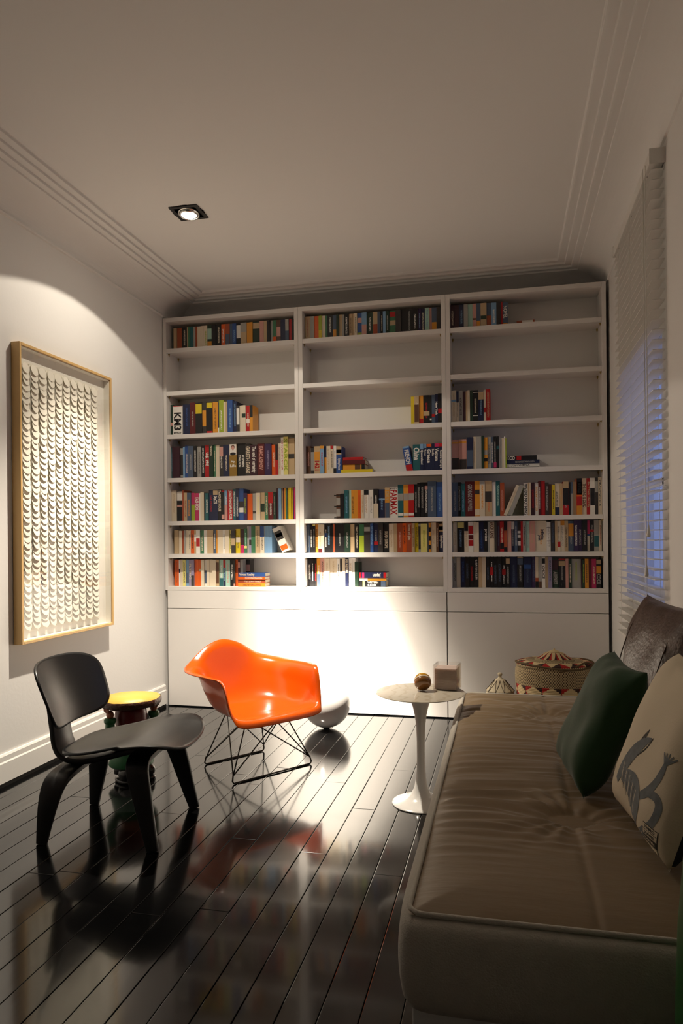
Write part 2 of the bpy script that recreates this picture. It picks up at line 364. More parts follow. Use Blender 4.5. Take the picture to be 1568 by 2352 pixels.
BOOKS = """
L1|-2371 11 167 G,-2360 24 167 S,-2336 12 167 e,-2324 27 167 e,-2297 41 168 k;T=i,-2256 13 167 S,-2243 15 167 g,-2228 23 167 t,-2205 15 167 s,-2190 13 167 e,-2177 32 167 i,-2145 21 167 i,-2124 28 167 i;T=l,-2096 35 168 G;a .1 .3;c .4 .85,-2061 33 168 k,-2028 41 168 k;T=i,-1987 30 167 o;T=w,-1957 34 168 e;q 0 .55,-1923 20 167 q,-1903 29 167 b;T=u,-1874 33 168 k;w .35 .9,-1841 46 168 s;S 0 .6,-1795 27 167 a,-1768 19 167 a,-1749 54 168 G;S .7 .95,-1695 31 168 P,-1664 25 167 S,-1639 24 167 k,-1615 17 167 s,-1598 26 167 g;o 0 .3,-1572 32 168 B;P .3 .7,-1540 37 168 n,-1503 26 167 q;s .5 1,-1477 19 167 r,-1458 12 167 k
C1|-1356 37 172 S;T=e,-1319 28 171 s,-1291 32 171 o,-1259 22 171 l;y 0 .4,-1237 26 171 i,-1211 14 170 g,-1197 40 171 k;T=w,-1157 26 170 q;a 0 .4,-1131 17 170 G,-1114 22 170 S,-1092 17 169 s,-1075 32 170 k;T=w,-1043 26 169 S;T=B,-1017 14 169 S,-1003 20 169 i;T=k,-983 32 169 b;P .6 .8;l 0 .2,-951 35 169 u;P 0 .5,-916 42 169 G;T=w,-874 33 169 S;e .1 .5,-841 21 168 q,-820 17 168 k;T=i,-803 19 168 u,-784 26 168 G;T=s,-758 43 168 g;r .75 .95;S .4 .6,-715 38 168 K,-677 41 168 k,-636 33 167 k;T=s,-603 42 167 k;T=w,-561 20 166 p;T=u,-541 28 166 n;T=i,-513 29 166 c;T=u,-484 15 166 P,-469 34 166 q;a 0 .4,-435 29 166 K
R1|-343 28 170 d;T=i,-315 30 169 d,-285 31 169 n;T=u,-254 27 168 s,-227 31 168 c,-196 26 167 P;B .35 .42,-170 27 167 q;a 0 .3,-143 39 167 S;G .35 .5,-104 31 166 q;e 0 .5,-73 33 165 u;T=w,-40 29 164 K,-11 12 168 r,1 34 165 q;a 0 .15;X=NOVEL v .35 .85 w
L3|-2395 25 229 G;P .33 .42,-2370 74 217 w;r .98 1;X=KM3 v .18 .78 k;X=MVRDV h .06 .12 k,-2296 59 228 n;T=b,-2237 45 237 R;T=s,-2192 52 235 k;y .65 .95,-2140 31 238 K;a .25 .74,-2109 47 234 k;y .82 .98;r 0 .1,-2062 41 233 a;T=B,-2021 11 230 p;w 0 .2,-2010 36 243 l;T=w,-1974 15 230 i,-1959 15 229 S,-1944 39 241 b;T=u,-1905 29 230 n;T=u,-1876 22 198 K;w .3 .9,-1854 18 197 i,-1836 30 197 i;G .55 .7,-1806 30 194 r;T=i;w .35 .5,-1776 25 195 a;k .55 1
C3|-615 23 195 y,-592 32 197 S;B .1 .7;T=w,-560 29 199 a;r 0 .2,-531 43 199 k;T=r;S .3 .45,-488 13 198 k;w .15 .2,-475 24 199 q;r .25 .35,-451 19 201 n;X=New York v .3 .75 w,-432 26 206 k;r .35 .5
R3|-344 35 220 i;u .65 .72;T=S,-309 17 212 i;n .65 1;T=K,-292 26 219 s;T=k,-266 19 212 d,-247 12 211 S,-235 16 218 i;T=S,-219 18 216 G,-201 37 215 k;w .2 .22;w .92 .94;T=i,-164 36 201 n;S .75 1;T=u,-128 15 213 i;r .3 .45,-113 28 217 r;T=S
L4|-2410 31 231 t;T=u,-2379 59 236 d,-2320 25 235 K;s .75 .95;s .05 .1,-2295 15 232 u,-2280 26 240 b;T=i,-2254 42 236 q;T=s,-2212 27 234 k;T=w,-2185 31 230 s;T=K,-2154 29 235 k;T=w,-2125 34 239 r;X=兵法 c .35 .8 w,-2091 32 236 G;X=TIM WINTON v .68 .98 i,-2059 17 240 g;T=i,-2042 32 234 i,-2010 30 233 K;P .65 .95;T=w,-1980 47 234 n;T=i,-1933 56 238 olive;w .66 1;X=My h .42 .5 w;X=Life h .3 .38 w;H=1,-1877 63 241 k;X=STEPHEN v .3 .66 w .72;X=DONALDSON v .3 .66 w .3,-1814 38 237 K;X=GARETH EVANS v .1 .92 i,-1776 55 226 d;X=The end of certainty v .12 .95 w,-1721 53 233 R;X=ISAAC ASIMOV v .2 .92 P,-1668 52 231 p;T=v,-1616 31 223 o;T=i,-1585 19 222 r;k .5 1,-1566 21 233 i;T=s,-1545 19 271 w;T=r,-1526 34 275 Y;X=STARCK v .1 .95 l,-1492 46 262 S;K .45 .58
C4|-1365 39 201 B;T=P,-1326 26 187 s;K 0 .15;K .85 1,-1300 42 198 S;a .5 .8;X=1421 v .14 .48 r,-1258 29 200 u;a .9 1;T=r,-1229 17 198 a;n .6 1,-1212 29 197 i;T=S,-1183 20 198 i;r .88 1;T=K,-1163 21 197 w;k 0 .2;T=s,-1142 39 192 b;S .7 1;K .75 .88;X=Sydney Houses v .13 .55 w
C4|-606 50 184 t;X=China v .42 .88 w,-556 24 186 n;u .8 1;X=Queensland v .25 .78 w,-532 19 185 n;u .85 1;X=Tokyo v .55 .8 w,-513 35 184 n;o .9 1;X=Greece v .3 .8 w,-478 20 187 n;X=Berlin v .55 .8 w,-458 30 186 n;m .88 1;X=Vietnam v .36 .82 w,-428 24 186 n;r .88 1;X=Central Europe v .1 .75 w
R4|-345 51 204 P;a .88 .93;K 0 .4,-294 51 206 P;a .88 .93;K 0 .35,-243 42 218 n;q .1 .6,-201 18 221 i;T=S,-183 37 220 s,-146 17 224 G,-129 23 213 a;s .45 .6;k .25 .35,-106 22 217 s;T=K,-84 17 216 q;T=w,-67 19 216 k;T=w;m .05 .2,-48 16 216 k;t .6 .7,-32 10 212 w,-22 10 205 s,-12 13 203 i,1 8 213 w,9 8 201 l
L5|-2391 41 228 i;T=S,-2350 46 224 k;w .68 .98;P .48 .54,-2304 12 231 e,-2292 26 209 S;T=e,-2266 31 208 q;T=a,-2235 28 207 l;m .58 1,-2207 32 204 m;X=FASHION v .4 .85 w,-2175 11 203 w,-2164 29 209 i,-2135 10 205 k,-2125 27 202 t;T=w,-2098 35 225 n;T=r,-2063 38 226 n;S .83 .98;X=XaOS v .55 .8 w,-2025 26 227 k;X=The MONKEY HOUSE v .3 .98 i,-1999 23 223 k;P .05 .2;r .93 .98,-1976 22 219 u;P 0 .52;T=w,-1954 40 223 r;X=JONATHAN SAFRAN FOER v .03 .97 w,-1914 27 227 t;T=w,-1887 24 229 n;T=w,-1863 35 228 b;K .4 .6;w .25 .4,-1828 27 195 p;T=l,-1801 39 191 o,-1762 29 192 s;K .25 .35,-1733 31 195 i;T=Y,-1702 32 196 S;G .3 .6,-1670 26 194 g;T=i,-1644 40 199 R;r .6 1;T=w,-1604 19 195 G;T=s,-1585 11 223 d,-1574 10 224 d,-1564 9 224 u,-1555 10 224 u,-1545 10 224 S,-1535 10 225 R,-1525 11 225 a,-1514 11 225 g,-1503 9 226 R,-1494 14 226 y,-1480 9 226 y,-1471 10 227 y,-1461 9 227 p,-1452 9 227 m
C5|-1144 29 172 B;s .1 .4;s .55 .85,-1115 27 175 k,-1088 32 198 t;T=u,-1056 19 198 c,-1037 25 198 a;T=B,-1012 23 198 a,-989 20 197 o;T=e,-969 22 197 i;T=S,-947 33 197 w;k .82 1;T=S,-914 32 197 w;T=s,-882 36 201 k;i 0 .5;T=w,-846 45 198 n;u .62 .68;T=u,-801 32 209 a;S .92 1;q 0 .5;X=ITALY v .58 .88 S,-769 57 213 w;X=MVRDV h .92 .97 K;X=FARMAX v .1 .9 r,-712 39 227 t;s .52 .73;w .06 .14,-673 35 227 a;s .52 .73;w .06 .14,-638 39 227 r;s .52 .73;w .06 .14,-599 22 227 k;T=s,-577 19 234 k;T=s,-558 29 238 k;T=s,-529 22 238 k;P .8 .9;T=w,-507 56 244 q;T=s,-451 45 238 b;T=u
R5|-345 41 232 q;T=s,-304 19 233 k;T=s,-285 29 222 t;T=u,-256 63 236 R;X=GEORGE ORWELL v .15 .92 s,-193 33 239 a;K .62 .75;i .03 .2,-160 34 238 i;s .9 1;T=a,-126 47 238 S;K .4 .7;T=o,-79 23 228 w,-56 28 235 t;T=c,-28 29 222 e;T=P
R5|124 28 217 w;X=WE DID NOTHING v .02 .97 k,152 8 217 S,160 10 218 i,170 25 218 d;T=r,195 23 215 w;T=a,218 15 227 R;T=w,233 27 227 r,260 23 215 K;T=s,283 20 204 B,303 19 200 y;T=k,322 29 208 i;n 0 .25;T=K,351 21 206 S;T=a,372 37 219 r;k .3 .8;S .8 1;T=s,409 11 213 k,420 15 214 s;q .65 1,435 21 217 S,456 36 237 o;a 0 .25;r .25 .5;k .55 1;w .55 .9;X=BONSER v .58 .88 k,492 27 238 i;X=THE KING IS DEAD v .2 .85 B,519 21 236 r;X=Big Y Tech Lifer City v .2 .9 S,540 30 238 w;k .25 .72,570 19 238 K;s .6 .9,589 24 241 i;T=K
L6|-2371 36 173 S,-2335 23 168 i,-2312 22 168 e,-2290 10 171 s,-2280 21 171 i,-2259 18 169 i;T=k,-2241 27 170 o;T=k,-2214 17 173 S;w .5 .8,-2197 30 173 w;r .3 .65,-2167 30 169 g;T=i,-2137 25 169 w,-2112 47 170 S,-2065 20 172 q;T=w,-2045 13 171 a,-2032 41 170 i,-1991 18 170 w;T=k,-1973 31 171 i,-1942 17 169 Y;T=K,-1925 32 166 K;S .35 .65,-1893 34 176 y;T=K;i .45 .65,-1859 31 174 d;m 0 .35,-1828 21 177 g;T=c;Y .2 .3,-1807 15 195 s,-1792 18 193 v;K .3 .5,-1774 33 194 g,-1741 34 195 S;T=K,-1707 32 194 i;b .6 1;T=k,-1675 18 193 u,-1657 16 194 u,-1641 22 195 u
C6|-1358 20 199 q;T=s,-1338 19 198 k;T=w,-1319 21 200 k;Y .95 1;T=s,-1298 20 201 a;T=B,-1278 30 200 i;R 0 .15;T=S,-1248 15 199 i,-1233 20 199 k;b .55 .7;T=w,-1213 27 200 k;T=u,-1186 16 196 k,-1170 13 211 e,-1157 68 199 k;T=s,-1089 40 198 G;T=s,-1049 31 199 S,-1018 33 195 k;T=i,-985 36 197 g;l 0 .6,-949 44 196 K;s .75 .9,-905 22 205 b;T=u
C6|-880 29 200 n;r .27 .38;T=s,-851 35 201 K;T=s,-816 42 202 k;X=DEAD EUROPE v .15 .72 i,-774 32 198 i;T=S,-742 25 198 S,-717 36 199 e;T=P,-681 27 200 o;T=k,-654 36 201 e;X=Secrets and Spies v .42 .95 i,-618 20 199 S;T=B,-598 25 199 y;T=K,-573 16 195 s;K .1 .9,-557 45 195 Y;T=l,-512 10 199 q,-502 14 199 a;k .1 .25;k .4 .55;k .7 .85,-488 35 201 i;T=S,-453 19 198 B;T=s,-434 29 193 n;S .72 1;K .78 .9;X=Sydney Houses v .15 .6 w
R6|-340 28 202 i;T=S,-312 47 203 k;Y .8 .98;T=u,-265 27 201 i;k .7 1;T=S,-238 34 209 w;r .6 .87;R .42 .57;r .2 .4,-204 18 202 i,-186 18 198 i,-168 31 203 n;T=b,-137 27 206 k;X=proteo v .35 .75 w,-110 12 207 s,-98 31 202 i;X=BRICK LANE v .45 .98 B,-67 18 202 K,-49 18 201 d;T=q,-31 26 203 r;T=i;k .1 .3,-5 21 201 e;k .7 1;k 0 .15,16 27 202 P;T=S,43 20 200 n;w .75 1;T=s,63 19 203 q;T=w,82 21 203 K;w .2 .35;w .45 .55;w .6 .68,103 14 201 r,117 19 206 s;T=K
R6|137 22 201 c;T=s,159 37 201 P;T=S,196 71 202 i;T=a;X=Infinite v .38 .72 n .65;X=Jest v .36 .55 n .35,267 26 193 w;K .8 .82;K .35 .37;T=s,293 27 200 K;T=q,320 15 201 S,335 19 199 i;r .15 .32;T=K,354 27 201 i;a .85 1;T=s,381 22 200 S;T=K,403 35 198 q;a .5 .92;T=s,438 27 201 p;T=w,465 23 202 p;T=s,488 33 203 k;T=s,521 17 203 i;m .55 1;b .5 .55;T=w,538 25 202 k;r .62 .7;T=s,563 30 203 s;t .15 .5,593 16 203 i;T=e
L7|-2373 35 192 o;T=e,-2338 11 191 w;n .5 .65,-2327 20 192 i,-2307 23 191 Y;T=K,-2284 24 192 u;q .1 .5,-2260 21 191 v;X=FLYING v .25 .85 i,-2239 23 192 v;K 0 .4,-2216 19 193 o,-2197 17 193 o,-2180 20 192 o;S .55 .65,-2160 22 191 i,-2138 18 190 w;q .1 .6,-2120 22 192 i,-2098 25 192 i,-2073 27 190 i,-2046 23 191 S;B .1 .9,-2023 31 191 c;t 0 .3;T=w,-1992 21 190 n;r .7 1;T=u,-1971 34 190 c;T=P,-1937 26 190 k;T=w,-1911 13 190 K;P 0 .1,-1898 21 192 o;T=k,-1877 16 191 d;P .7 .9,-1861 21 192 s
C7|-1358 28 199 k;T=w,-1330 19 196 k;T=w,-1311 21 196 k;T=r,-1290 25 198 a;q 0 .45;T=w,-1265 31 199 P;T=K,-1234 37 197 i;T=S,-1197 53 197 i;T=S,-1144 21 196 w;T=K,-1123 18 200 w;K .55 .98,-1105 20 198 i,-1085 25 196 n;X=IAN McEWAN v .5 .98 i,-1060 26 198 w;T=S,-1034 21 200 w
R7|-341 23 203 s;T=K,-318 26 203 i,-292 32 203 n;T=b,-260 26 203 k;T=q,-234 33 204 k;T=r,-201 28 204 k;T=w,-173 22 202 S,-151 26 204 i,-125 28 202 k;T=q,-97 21 202 k;r .4 .68;T=w,-76 26 202 k;T=q,-50 29 202 k;T=q,-21 26 202 k;r .42 .6;T=w,5 27 203 k;S .78 .95;T=s,32 47 203 n;T=q,79 38 202 k;S .97 1;q .75 .95;T=s
R7|119 50 204 n;b .62 .75;T=q,169 25 204 p;T=q,194 20 204 i;k 0 .2;e .2 .32,214 20 202 s;B 0 .2,234 22 203 w;k .78 .95;X=CHOICE v .3 .7 K,256 19 205 S,275 25 206 v;T=q,300 40 192 G;d .6 .95;X=ALIENIST v .12 .55 s,340 44 190 k;S .75 .92;r .95 1;T=s,384 19 190 P,403 19 188 G;T=i,422 58 188 s;T=l,480 6 188 d,486 17 184 G;T=l,503 23 189 a;T=B,526 19 189 R,545 28 189 m;T=i,573 31 188 k;S .82 .97;a .5 .75;X=COCK v .12 .48 s
"""  # bare black slivers, left fifth and middle sixth shelves: shaded gaps painted as books
rows = {}
for ln in BOOKS.strip().split('\n'):
    k, t_ = ln.split('|'); lst = rows.setdefault(k, [])
    for e in t_.split(','):
        p_ = e.split(';'); x, w, h, c = p_[0].split(); lst.append([int(x) / 1000, int(w) / 1000, int(h) / 1000, c, p_[1:]])
allb = []
for k, lst in rows.items():
    for i, bk in enumerate(lst): allb.append((bk[1] * bk[2] * (1.3 if any(e[0] == 'X' for e in bk[4]) else 1), k, i))
allb.sort(reverse=True)
solo = set((k, i) for _, k, i in allb[:284])             # the largest ones as individuals; 16 more lie flat or lean
sv, sf, sc = [], [], []
def stuff_box(a, b_, c):
    m = MB().box(a, b_); o = len(sv); sv.extend(m.v); sf.extend(tuple(i + o for i in f) for f in m.f); sc.extend([c] * 8)
for k, lst in rows.items():
    sh = int(k[1]); z0 = SHZ[sh] + .0004; lo_, hi_ = BAYS[k[0]][1], BAYS[k[0]][2]
    for i, (x, w, h, c, ex) in enumerate(lst):
        rnd = random.Random(hash_ := (i * 7919 + sh * 104729 + ord(k[0])))
        yf = 4.885 + rnd.uniform(-.007, .007); d = min(5.028 - yf, .105 + (h - .16) * .35 + rnd.uniform(0, .012))
        if x < lo_ + .0008: w -= lo_ + .0008 - x; x = lo_ + .0008
        w_ = w - .0006
        if x + w > hi_ - .0005: w_ = max(.004, hi_ - .001 - x)
        h = min(h, (ST[sh - 2] - .034 if sh > 1 else 2.790) - z0)
        if (k, i) in solo:
            ad = 'thin ' if w < .014 else 'thick ' if w > .034 else ''
            bands = [e for e in ex if e[1] == ' ' and e[0] in CN]
            kind = 'hardback' if h > .222 else 'paperback'
            lab = '%s%s %s%s, %s from left, %s shelf of %s bookcase' % (ad, CN[c], kind, (' with %s panel' % CN[bands[0][0]]) if bands and len(bands) == 1 else '', ordi(i + 1), SHN[sh], BN[k[0]])
            o = make_book(w_, h, d, c, ex, lab); o.location = (x + w_ / 2, yf, z0)
        else:
            c_ = LIN[c]; t_ = min(.002, w_ * .14)
            stuff_box((x, yf, z0), (x + w_, yf + t_, z0 + h), c_); stuff_box((x, yf + t_, z0), (x + t_, yf + d, z0 + h), c_); stuff_box((x + w_ - t_, yf + t_, z0), (x + w_, yf + d, z0 + h), c_)
            stuff_box((x + t_, yf + t_, z0 + .0015), (x + w_ - t_, yf + d - .003, z0 + h - .002), (.62, .54, .40))
            for e in ex:
                if e[1] == ' ':
                    c2, lo, hi = e.split(); stuff_box((x + .0003, yf - .0004, z0 + float(lo) * h), (x + w_ - .0003, yf + .0002, z0 + float(hi) * h), LIN[c2])
                elif e[0] == 'T':
                    zz = z0 + h * .2
                    while zz < z0 + h * .82:
                        L_ = rnd.uniform(.002, .006); stuff_box((x + w_ * .35, yf - .0003, zz), (x + w_ * .65, yf, zz + L_), LIN[e[2:]]); zz += L_ + rnd.uniform(.001, .003)
me = bpy.data.meshes.new('slim_books'); me.from_pydata(sv, [], sf)
ca = me.color_attributes.new('col', 'FLOAT_COLOR', 'POINT')
for i, c in enumerate(sc): ca.data[i].color = (*c, 1)
me.materials.append(M_STUFF); sb = bpy.data.objects.new('slim_books', me); COL.objects.link(sb); sb['kind'] = 'stuff'
tag(sb, 'slim and small paperbacks filling the shelf rows between the larger books', 'books')
# books lying flat in small piles
def lean_book(x, z0, w, h, d, ang, col, ex, lab, yf=4.885):
    o = make_book(w, h, d, col, ex, lab)
    o.matrix_world = Matrix.Translation((x, yf, z0 + .0006)) @ Matrix.Rotation(ang, 4, 'Y') @ Matrix.Translation((-w / 2 if ang > 0 else w / 2, 0, 0))
    return o
def flat_book(x0, x1, z0, t, col, ex, lab, d=.125, yf=4.885, turn=0):
    o = make_book(t, x1 - x0, d, col, ex, lab)
    # spine points to the room, head of the book to the left (or right)
    o.matrix_world = Matrix.Translation(((x0 if not turn else x1), yf, z0 + t / 2)) @ Matrix.Rotation(turn, 4, 'Y') @ Matrix(((0, 0, 1, 0), (0, 1, 0, 0), (-1, 0, 0, 0), (0, 0, 0, 1)))
    return o
def flat_text(o, txt, lo, hi, col, t, L_, upside=False):
    for q in lettering(o, txt, 'v', lo, hi, col, t, L_):
        if not upside:
            for v in q.data.vertices: v.co = (-v.co.x, v.co.y, (lo + hi) * L_ - v.co.z)
def pile(zb, items, where, yp=4.885, dp=.125):
    z_ = zb + .0004
    n = len(items)
    for i, (x0, x1, t, col, ex, tx) in enumerate(items):
        pos = 'bottom' if i == 0 else 'top' if i == n - 1 else ('second' if i == 1 else 'third') + ' lowest'
        o = flat_book(x0, x1, z_, t, col, ex, '%s book lying flat, %s of the pile, %s' % (CN[col], pos, where), d=dp, yf=yp + .006 * (i % 2))
        for q in tx: flat_text(o, q[0], q[1], q[2], q[3], t, x1 - x0, len(q) > 4)
        z_ += t + .0003
pile(ST[3], [(-1.108, -.886, .026, 'y', [], []), (-1.096, -.941, .036, 'a', ['k .85 1', 'B .55 .8'], []), (-1.098, -.937, .030, 'R', [], []), (-1.096, -.952, .020, 'r', [], [])], 'fourth shelf of middle bookcase')
pile(ST[3], [(.012, .225, .008, 'G', [], []), (.011, .227, .022, 'w', ['T=K'], []), (.011, .227, .023, 'n', ['T=s'], []), (.011, .21, .030, 'k', ['r .35 .5'], [('ECO', .06, .3, 'w')])], 'fourth shelf of right bookcase')
pile(.870, [(-1.855, -1.653, .026, 'a', ['T=e'], []), (-1.855, -1.653, .024, 'e', ['T=i'], []), (-1.854, -1.653, .020, 'o', ['T=i'], []), (-1.854, -1.653, .027, 'b', [], [('Virtual Reality', .03, .6, 'i')])], 'bottom shelf of left bookcase', 4.828, .108)
lean_book(-1.848, .870, .040, .190, .078, 0, 'K', ['P .55 .8'], 'charcoal book standing behind the flat pile, bottom shelf of left bookcase', 4.950)
pile(.870, [(-.985, -.797, .042, 'k', ['Y .12 .2', 'q .8 .97'], [('WESTERN\nEUROPE', .3, .7, 'w')]), (-.985, -.797, .018, 'w', ['a .3 1'], []), (-.985, -.797, .040, 'n', ['r 0 .06', 'r .9 1', 'm .1 .18'], [('Japan', .5, .8, 'w', 1)])], 'bottom shelf of middle bookcase')
pile(ST[0], [(.144, .300, .012, 'n', [], []), (.09, .205, .022, 'e', ['w .3 .9'], [])], 'top shelf of right bookcase')
# leaning books
lean_book(-.650, ST[3], .046, .172, .12, R(-9), 'b', ['r 0 .26', 'u .93 1', 'X=FRENCH v .3 .85 w'], 'blue and red dictionary leaning left, fourth shelf of middle bookcase')
lean_book(.014, ST[4], .022, .215, .12, R(23), 'i', ['T=S'], 'cream paperback leaning right, left of two on fifth shelf, right bookcase')
lean_book(.048, ST[4], .030, .212, .12, R(22), 'l', ['s 0 1'], 'grey-green book leaning right, right of two on fifth shelf, right bookcase')
lean_book(-1.540, ST[5], .056, .186, .125, R(-24), 'w', ['K .5 .85', 'o .08 .28', 'P .62 .75'], 'white illustrated thick book tilted left, sixth shelf of left bookcase')
lean_book(-1.018, .870, .026, .172, .125, 0, 'G', [], 'dark green-grey book beside the flat pile, bottom shelf of middle bookcase')
# iron clasps with knobs on the old volume at the head of the fifth shelf
M_IRON = mat('black_iron', (.012, .011, .010), .5)
for o in list(bpy.data.objects):
    if o.get('label', '').endswith('first from left, fifth shelf of middle bookcase') and 'brown' in o['label']:
        o['label'] = 'old brown iron-clasped volume, first from left, fifth shelf of middle bookcase'
        for zf in (.04, .5, .95):
            c_ = MB().box((-.024, -.001, zf * .172 - .003), (.018, .004, zf * .172 + .003)).build('iron_clasp', M_IRON, o, fix=False)
            MB().ball((-.026, .002, zf * .172), .0045, 10, 8).build('clasp_knob', M_IRON, c_, True)

# ================================================================ RECESSED DOWNLIGHT
M_BLK = mat('black_metal', (.012, .012, .013), .35)
M_CHR = mat('chrome', (.75, .73, .70), .12, metal=1)
M_LENS = emis('lamp_lens', (1, .88, .70), 40)
t = thing('recessed_downlight', 'square black recessed ceiling downlight with a lit round lamp', 'light', (-1.67, 3.655, 3.0))
pl = MB(); s = .0815
for a, c in (((-s, -s, -.006), (s, -.062, .0)), ((-s, .062, -.006), (s, s, .0)), ((-s, -.062, -.006), (-.062, .062, .0)), ((.062, -.062, -.006), (s, .062, .0))): pl.box(a, c)
pl.build('trim_plate', M_BLK, t, fix=False)
MB().lathe([(.062 * 1.42, -.004), (.058, -.004), (.056, -.001)], 32).build('inner_plate', M_BLK, t)
MB().tube([(.054 * math.cos(2 * math.pi * k / 32), .054 * math.sin(2 * math.pi * k / 32), -.010 - .008 * math.sin(2 * math.pi * k / 32)) for k in range(32)], .0045, 8, True).build('gimbal_ring', M_CHR, t, True)
MB().lathe([(.051, -.006), (.049, -.014), (.045, -.017)], 32).build('reflector_rim', M_CHR, t, True)
MB().lathe([(0, -.0205), (.03, -.019), (.044, -.0165), (.046, -.014), (0, -.013)], 32).build('lamp_lens', M_LENS, t, True)

# ================================================================ FRAMED PAPER WORK
M_ASH = mat('pale_ash_frame', srgb(214, 176, 116), .45, var=(14, .12, (1, 1, .06)))
M_MAT = mat('white_mount_board', (.83, .80, .72), .85)
M_PAPER = mat('cut_paper', (.85, .81, .70), .9, bump=(90, .05))
M_PGL = glass_mat('picture_glass')
PY0, PY1, PZ0, PZ1, PD = 3.165, 4.035, .684, 2.214, .050
t = thing('framed_artwork', 'tall pale wood box frame holding rows of cut white paper discs', 'picture', (XL + .0015, (PY0 + PY1) / 2, PZ0))
hw, hh, fw = (PY1 - PY0) / 2, PZ1 - PZ0, .015
box('frame_side', (0, -hw, 0), (PD, -hw + fw, hh), M_ASH, t, .0015, 1); box('frame_side', (0, hw - fw, 0), (PD, hw, hh), M_ASH, t, .0015, 1)
box('frame_rail', (0, -hw + fw, 0), (PD, hw - fw, fw), M_ASH, t, .0015, 1); box('frame_rail', (0, -hw + fw, hh - fw), (PD, hw - fw, hh), M_ASH, t, .0015, 1)
box('mount_board', (.001, -hw + fw, fw), (.004, hw - fw, hh - fw), M_MAT, t)
for a, c in (((.004, -hw + fw, fw), (.040, -hw + fw + .004, hh - fw)), ((.004, hw - fw - .004, fw), (.040, hw - fw, hh - fw)), ((.004, -hw + fw + .004, fw), (.040, hw - fw - .004, fw + .004)), ((.004, -hw + fw + .004, hh - fw - .004), (.040, hw - fw - .004, hh - fw))): box('spacer', a, c, M_MAT, t)
box('glass', (.0405, -hw + fw, fw), (.0425, hw - fw, hh - fw), M_PGL, t)
aw0, aw1, az0, az1 = -hw + .055, hw - .115, .075, hh - .095
sheet = MB().grid(lambda u, v: (.0075 + .0012 * math.sin(u * 21 + v * 5), aw0 - .02 + u * (aw1 - aw0 + .04), az0 - .02 + v * (az1 - az0 + .04)), 24, 40).build('paper_sheet', M_PAPER, t, True)
NC, NR = 10, 42
cw, rh = (aw1 - aw0) / NC, (az1 - az0) / NR
dm = MB(); n = 12; rr = .0295
dm.add([(.0012, rr * math.cos(2 * math.pi * k / n), rr * math.sin(2 * math.pi * k / n)) for k in range(n)] + [(0, rr * math.cos(2 * math.pi * k / n), rr * math.sin(2 * math.pi * k / n)) for k in range(n)],
       [tuple(range(n)), tuple(range(2 * n - 1, n - 1, -1))] + [(k, n + k, n + (k + 1) % n, (k + 1) % n) for k in range(n)])
proto = dm.build('paper_disc', M_PAPER, sheet); pm = proto.data; bpy.data.objects.remove(proto)
jv = MB()
for c in range(NC):
    for r_ in range(NR):
        y = aw0 + (c + .5) * cw + random.uniform(-.002, .002); zz = az1 - (r_ + .5) * rh + random.uniform(-.002, .002)
        tilt = -random.uniform(.16, .30); tw = random.uniform(-.12, .12)
        mm = Matrix.Translation(((.0185 + random.uniform(-.001, .002)), y, zz)) @ Matrix.Rotation(tilt, 4, 'Y') @ Matrix.Rotation(tw, 4, 'Z')
        if c < 7:
            o = bpy.data.objects.new('paper_disc', pm); COL.objects.link(o); o.parent = sheet; o.matrix_local = mm
        else: jv.add([mm @ v.co for v in pm.vertices], [tuple(p.vertices) for p in pm.polygons])
o = jv.build('paper_discs', M_PAPER, sheet, fix=False); o['kind'] = 'stuff'
for c in range(NC + 1):                                  # the long strips standing between the disc columns
    y = aw0 + c * cw
    MB().grid(lambda u, v: (.009 + .009 * v, y + .004 * math.sin(u * 60 + c) + .003 * (v - .5), az0 - .012 + u * (az1 - az0 + .02)), 60, 2).build('paper_strip', M_PAPER, sheet, True, solid=.0008)

# ================================================================ BLIND
M_BLIND = mat('blind_slat_white', (.76, .74, .70), .45)
M_CORD = mat('white_cord', (.78, .76, .70), .7)
BY0, BY1 = 3.185, 4.215
t = thing('venetian_blind', 'white wide-slat venetian blind hanging open over the window', 'blind', (XR, (BY0 + BY1) / 2, 2.80))
bw = (BY1 - BY0) / 2
box('headrail', (-.060, -bw, -.052), (-.004, bw, 0), M_BLIND, t, .003)
for y in (-bw + .002, bw - .002): box('end_bracket', (-.063, y - .003, -.058), (-.001, y + .003, .006), M_BLIND, t, .001, 1)
for y in (-bw + .12, 0, bw - .12): MB().lathe([(0, 0), (.006, 0), (.006, .004), (0, .004)], 10).build('headrail_clip', M_CHR, t).location = (-.045, y, -.056)
sm = MB().grid(lambda u, v: (-.056 + .050 * u, -bw + .004 + v * (2 * bw - .008), .0008 * (1 - (2 * u - 1) ** 2)), 4, 2).build('slat', M_BLIND, t, False, solid=.0026, off=0)
NS = 49; dz = .0415
for k in range(NS):
    o = sm if k == 0 else sm.copy()
    if k: COL.objects.link(o); o.parent = t
    o.location = (0, random.uniform(-.001, .001), -.080 - k * dz); o.rotation_euler = (0, R(random.uniform(-1.5, 1.5)), 0)
zbot = -.080 - NS * dz
box('bottom_rail', (-.057, -bw + .004, zbot - .012), (-.006, bw - .004, zbot + .004), M_BLIND, t, .003)
for y in (-bw + .16, 0, bw - .16):
    for x in (-.058, -.004): MB().tube([(x, y, -.05), (x, y, zbot)], .0011, 5).build('ladder_cord', M_CORD, t)
for dx, y, L_ in ((.0, -bw + .07, 1.55), (.004, -bw + .10, 1.72)):
    MB().tube([(-.066 - dx, y, -.03), (-.066 - dx, y, -L_)], .0016, 6).build('pull_cord', M_CORD, t)
    MB().lathe([(0, 0), (.003, -.002), (.009, -.045), (.007, -.052), (0, -.052)], 10).build('tassel', M_BLIND, t, True).location = (-.066 - dx, y, -L_)

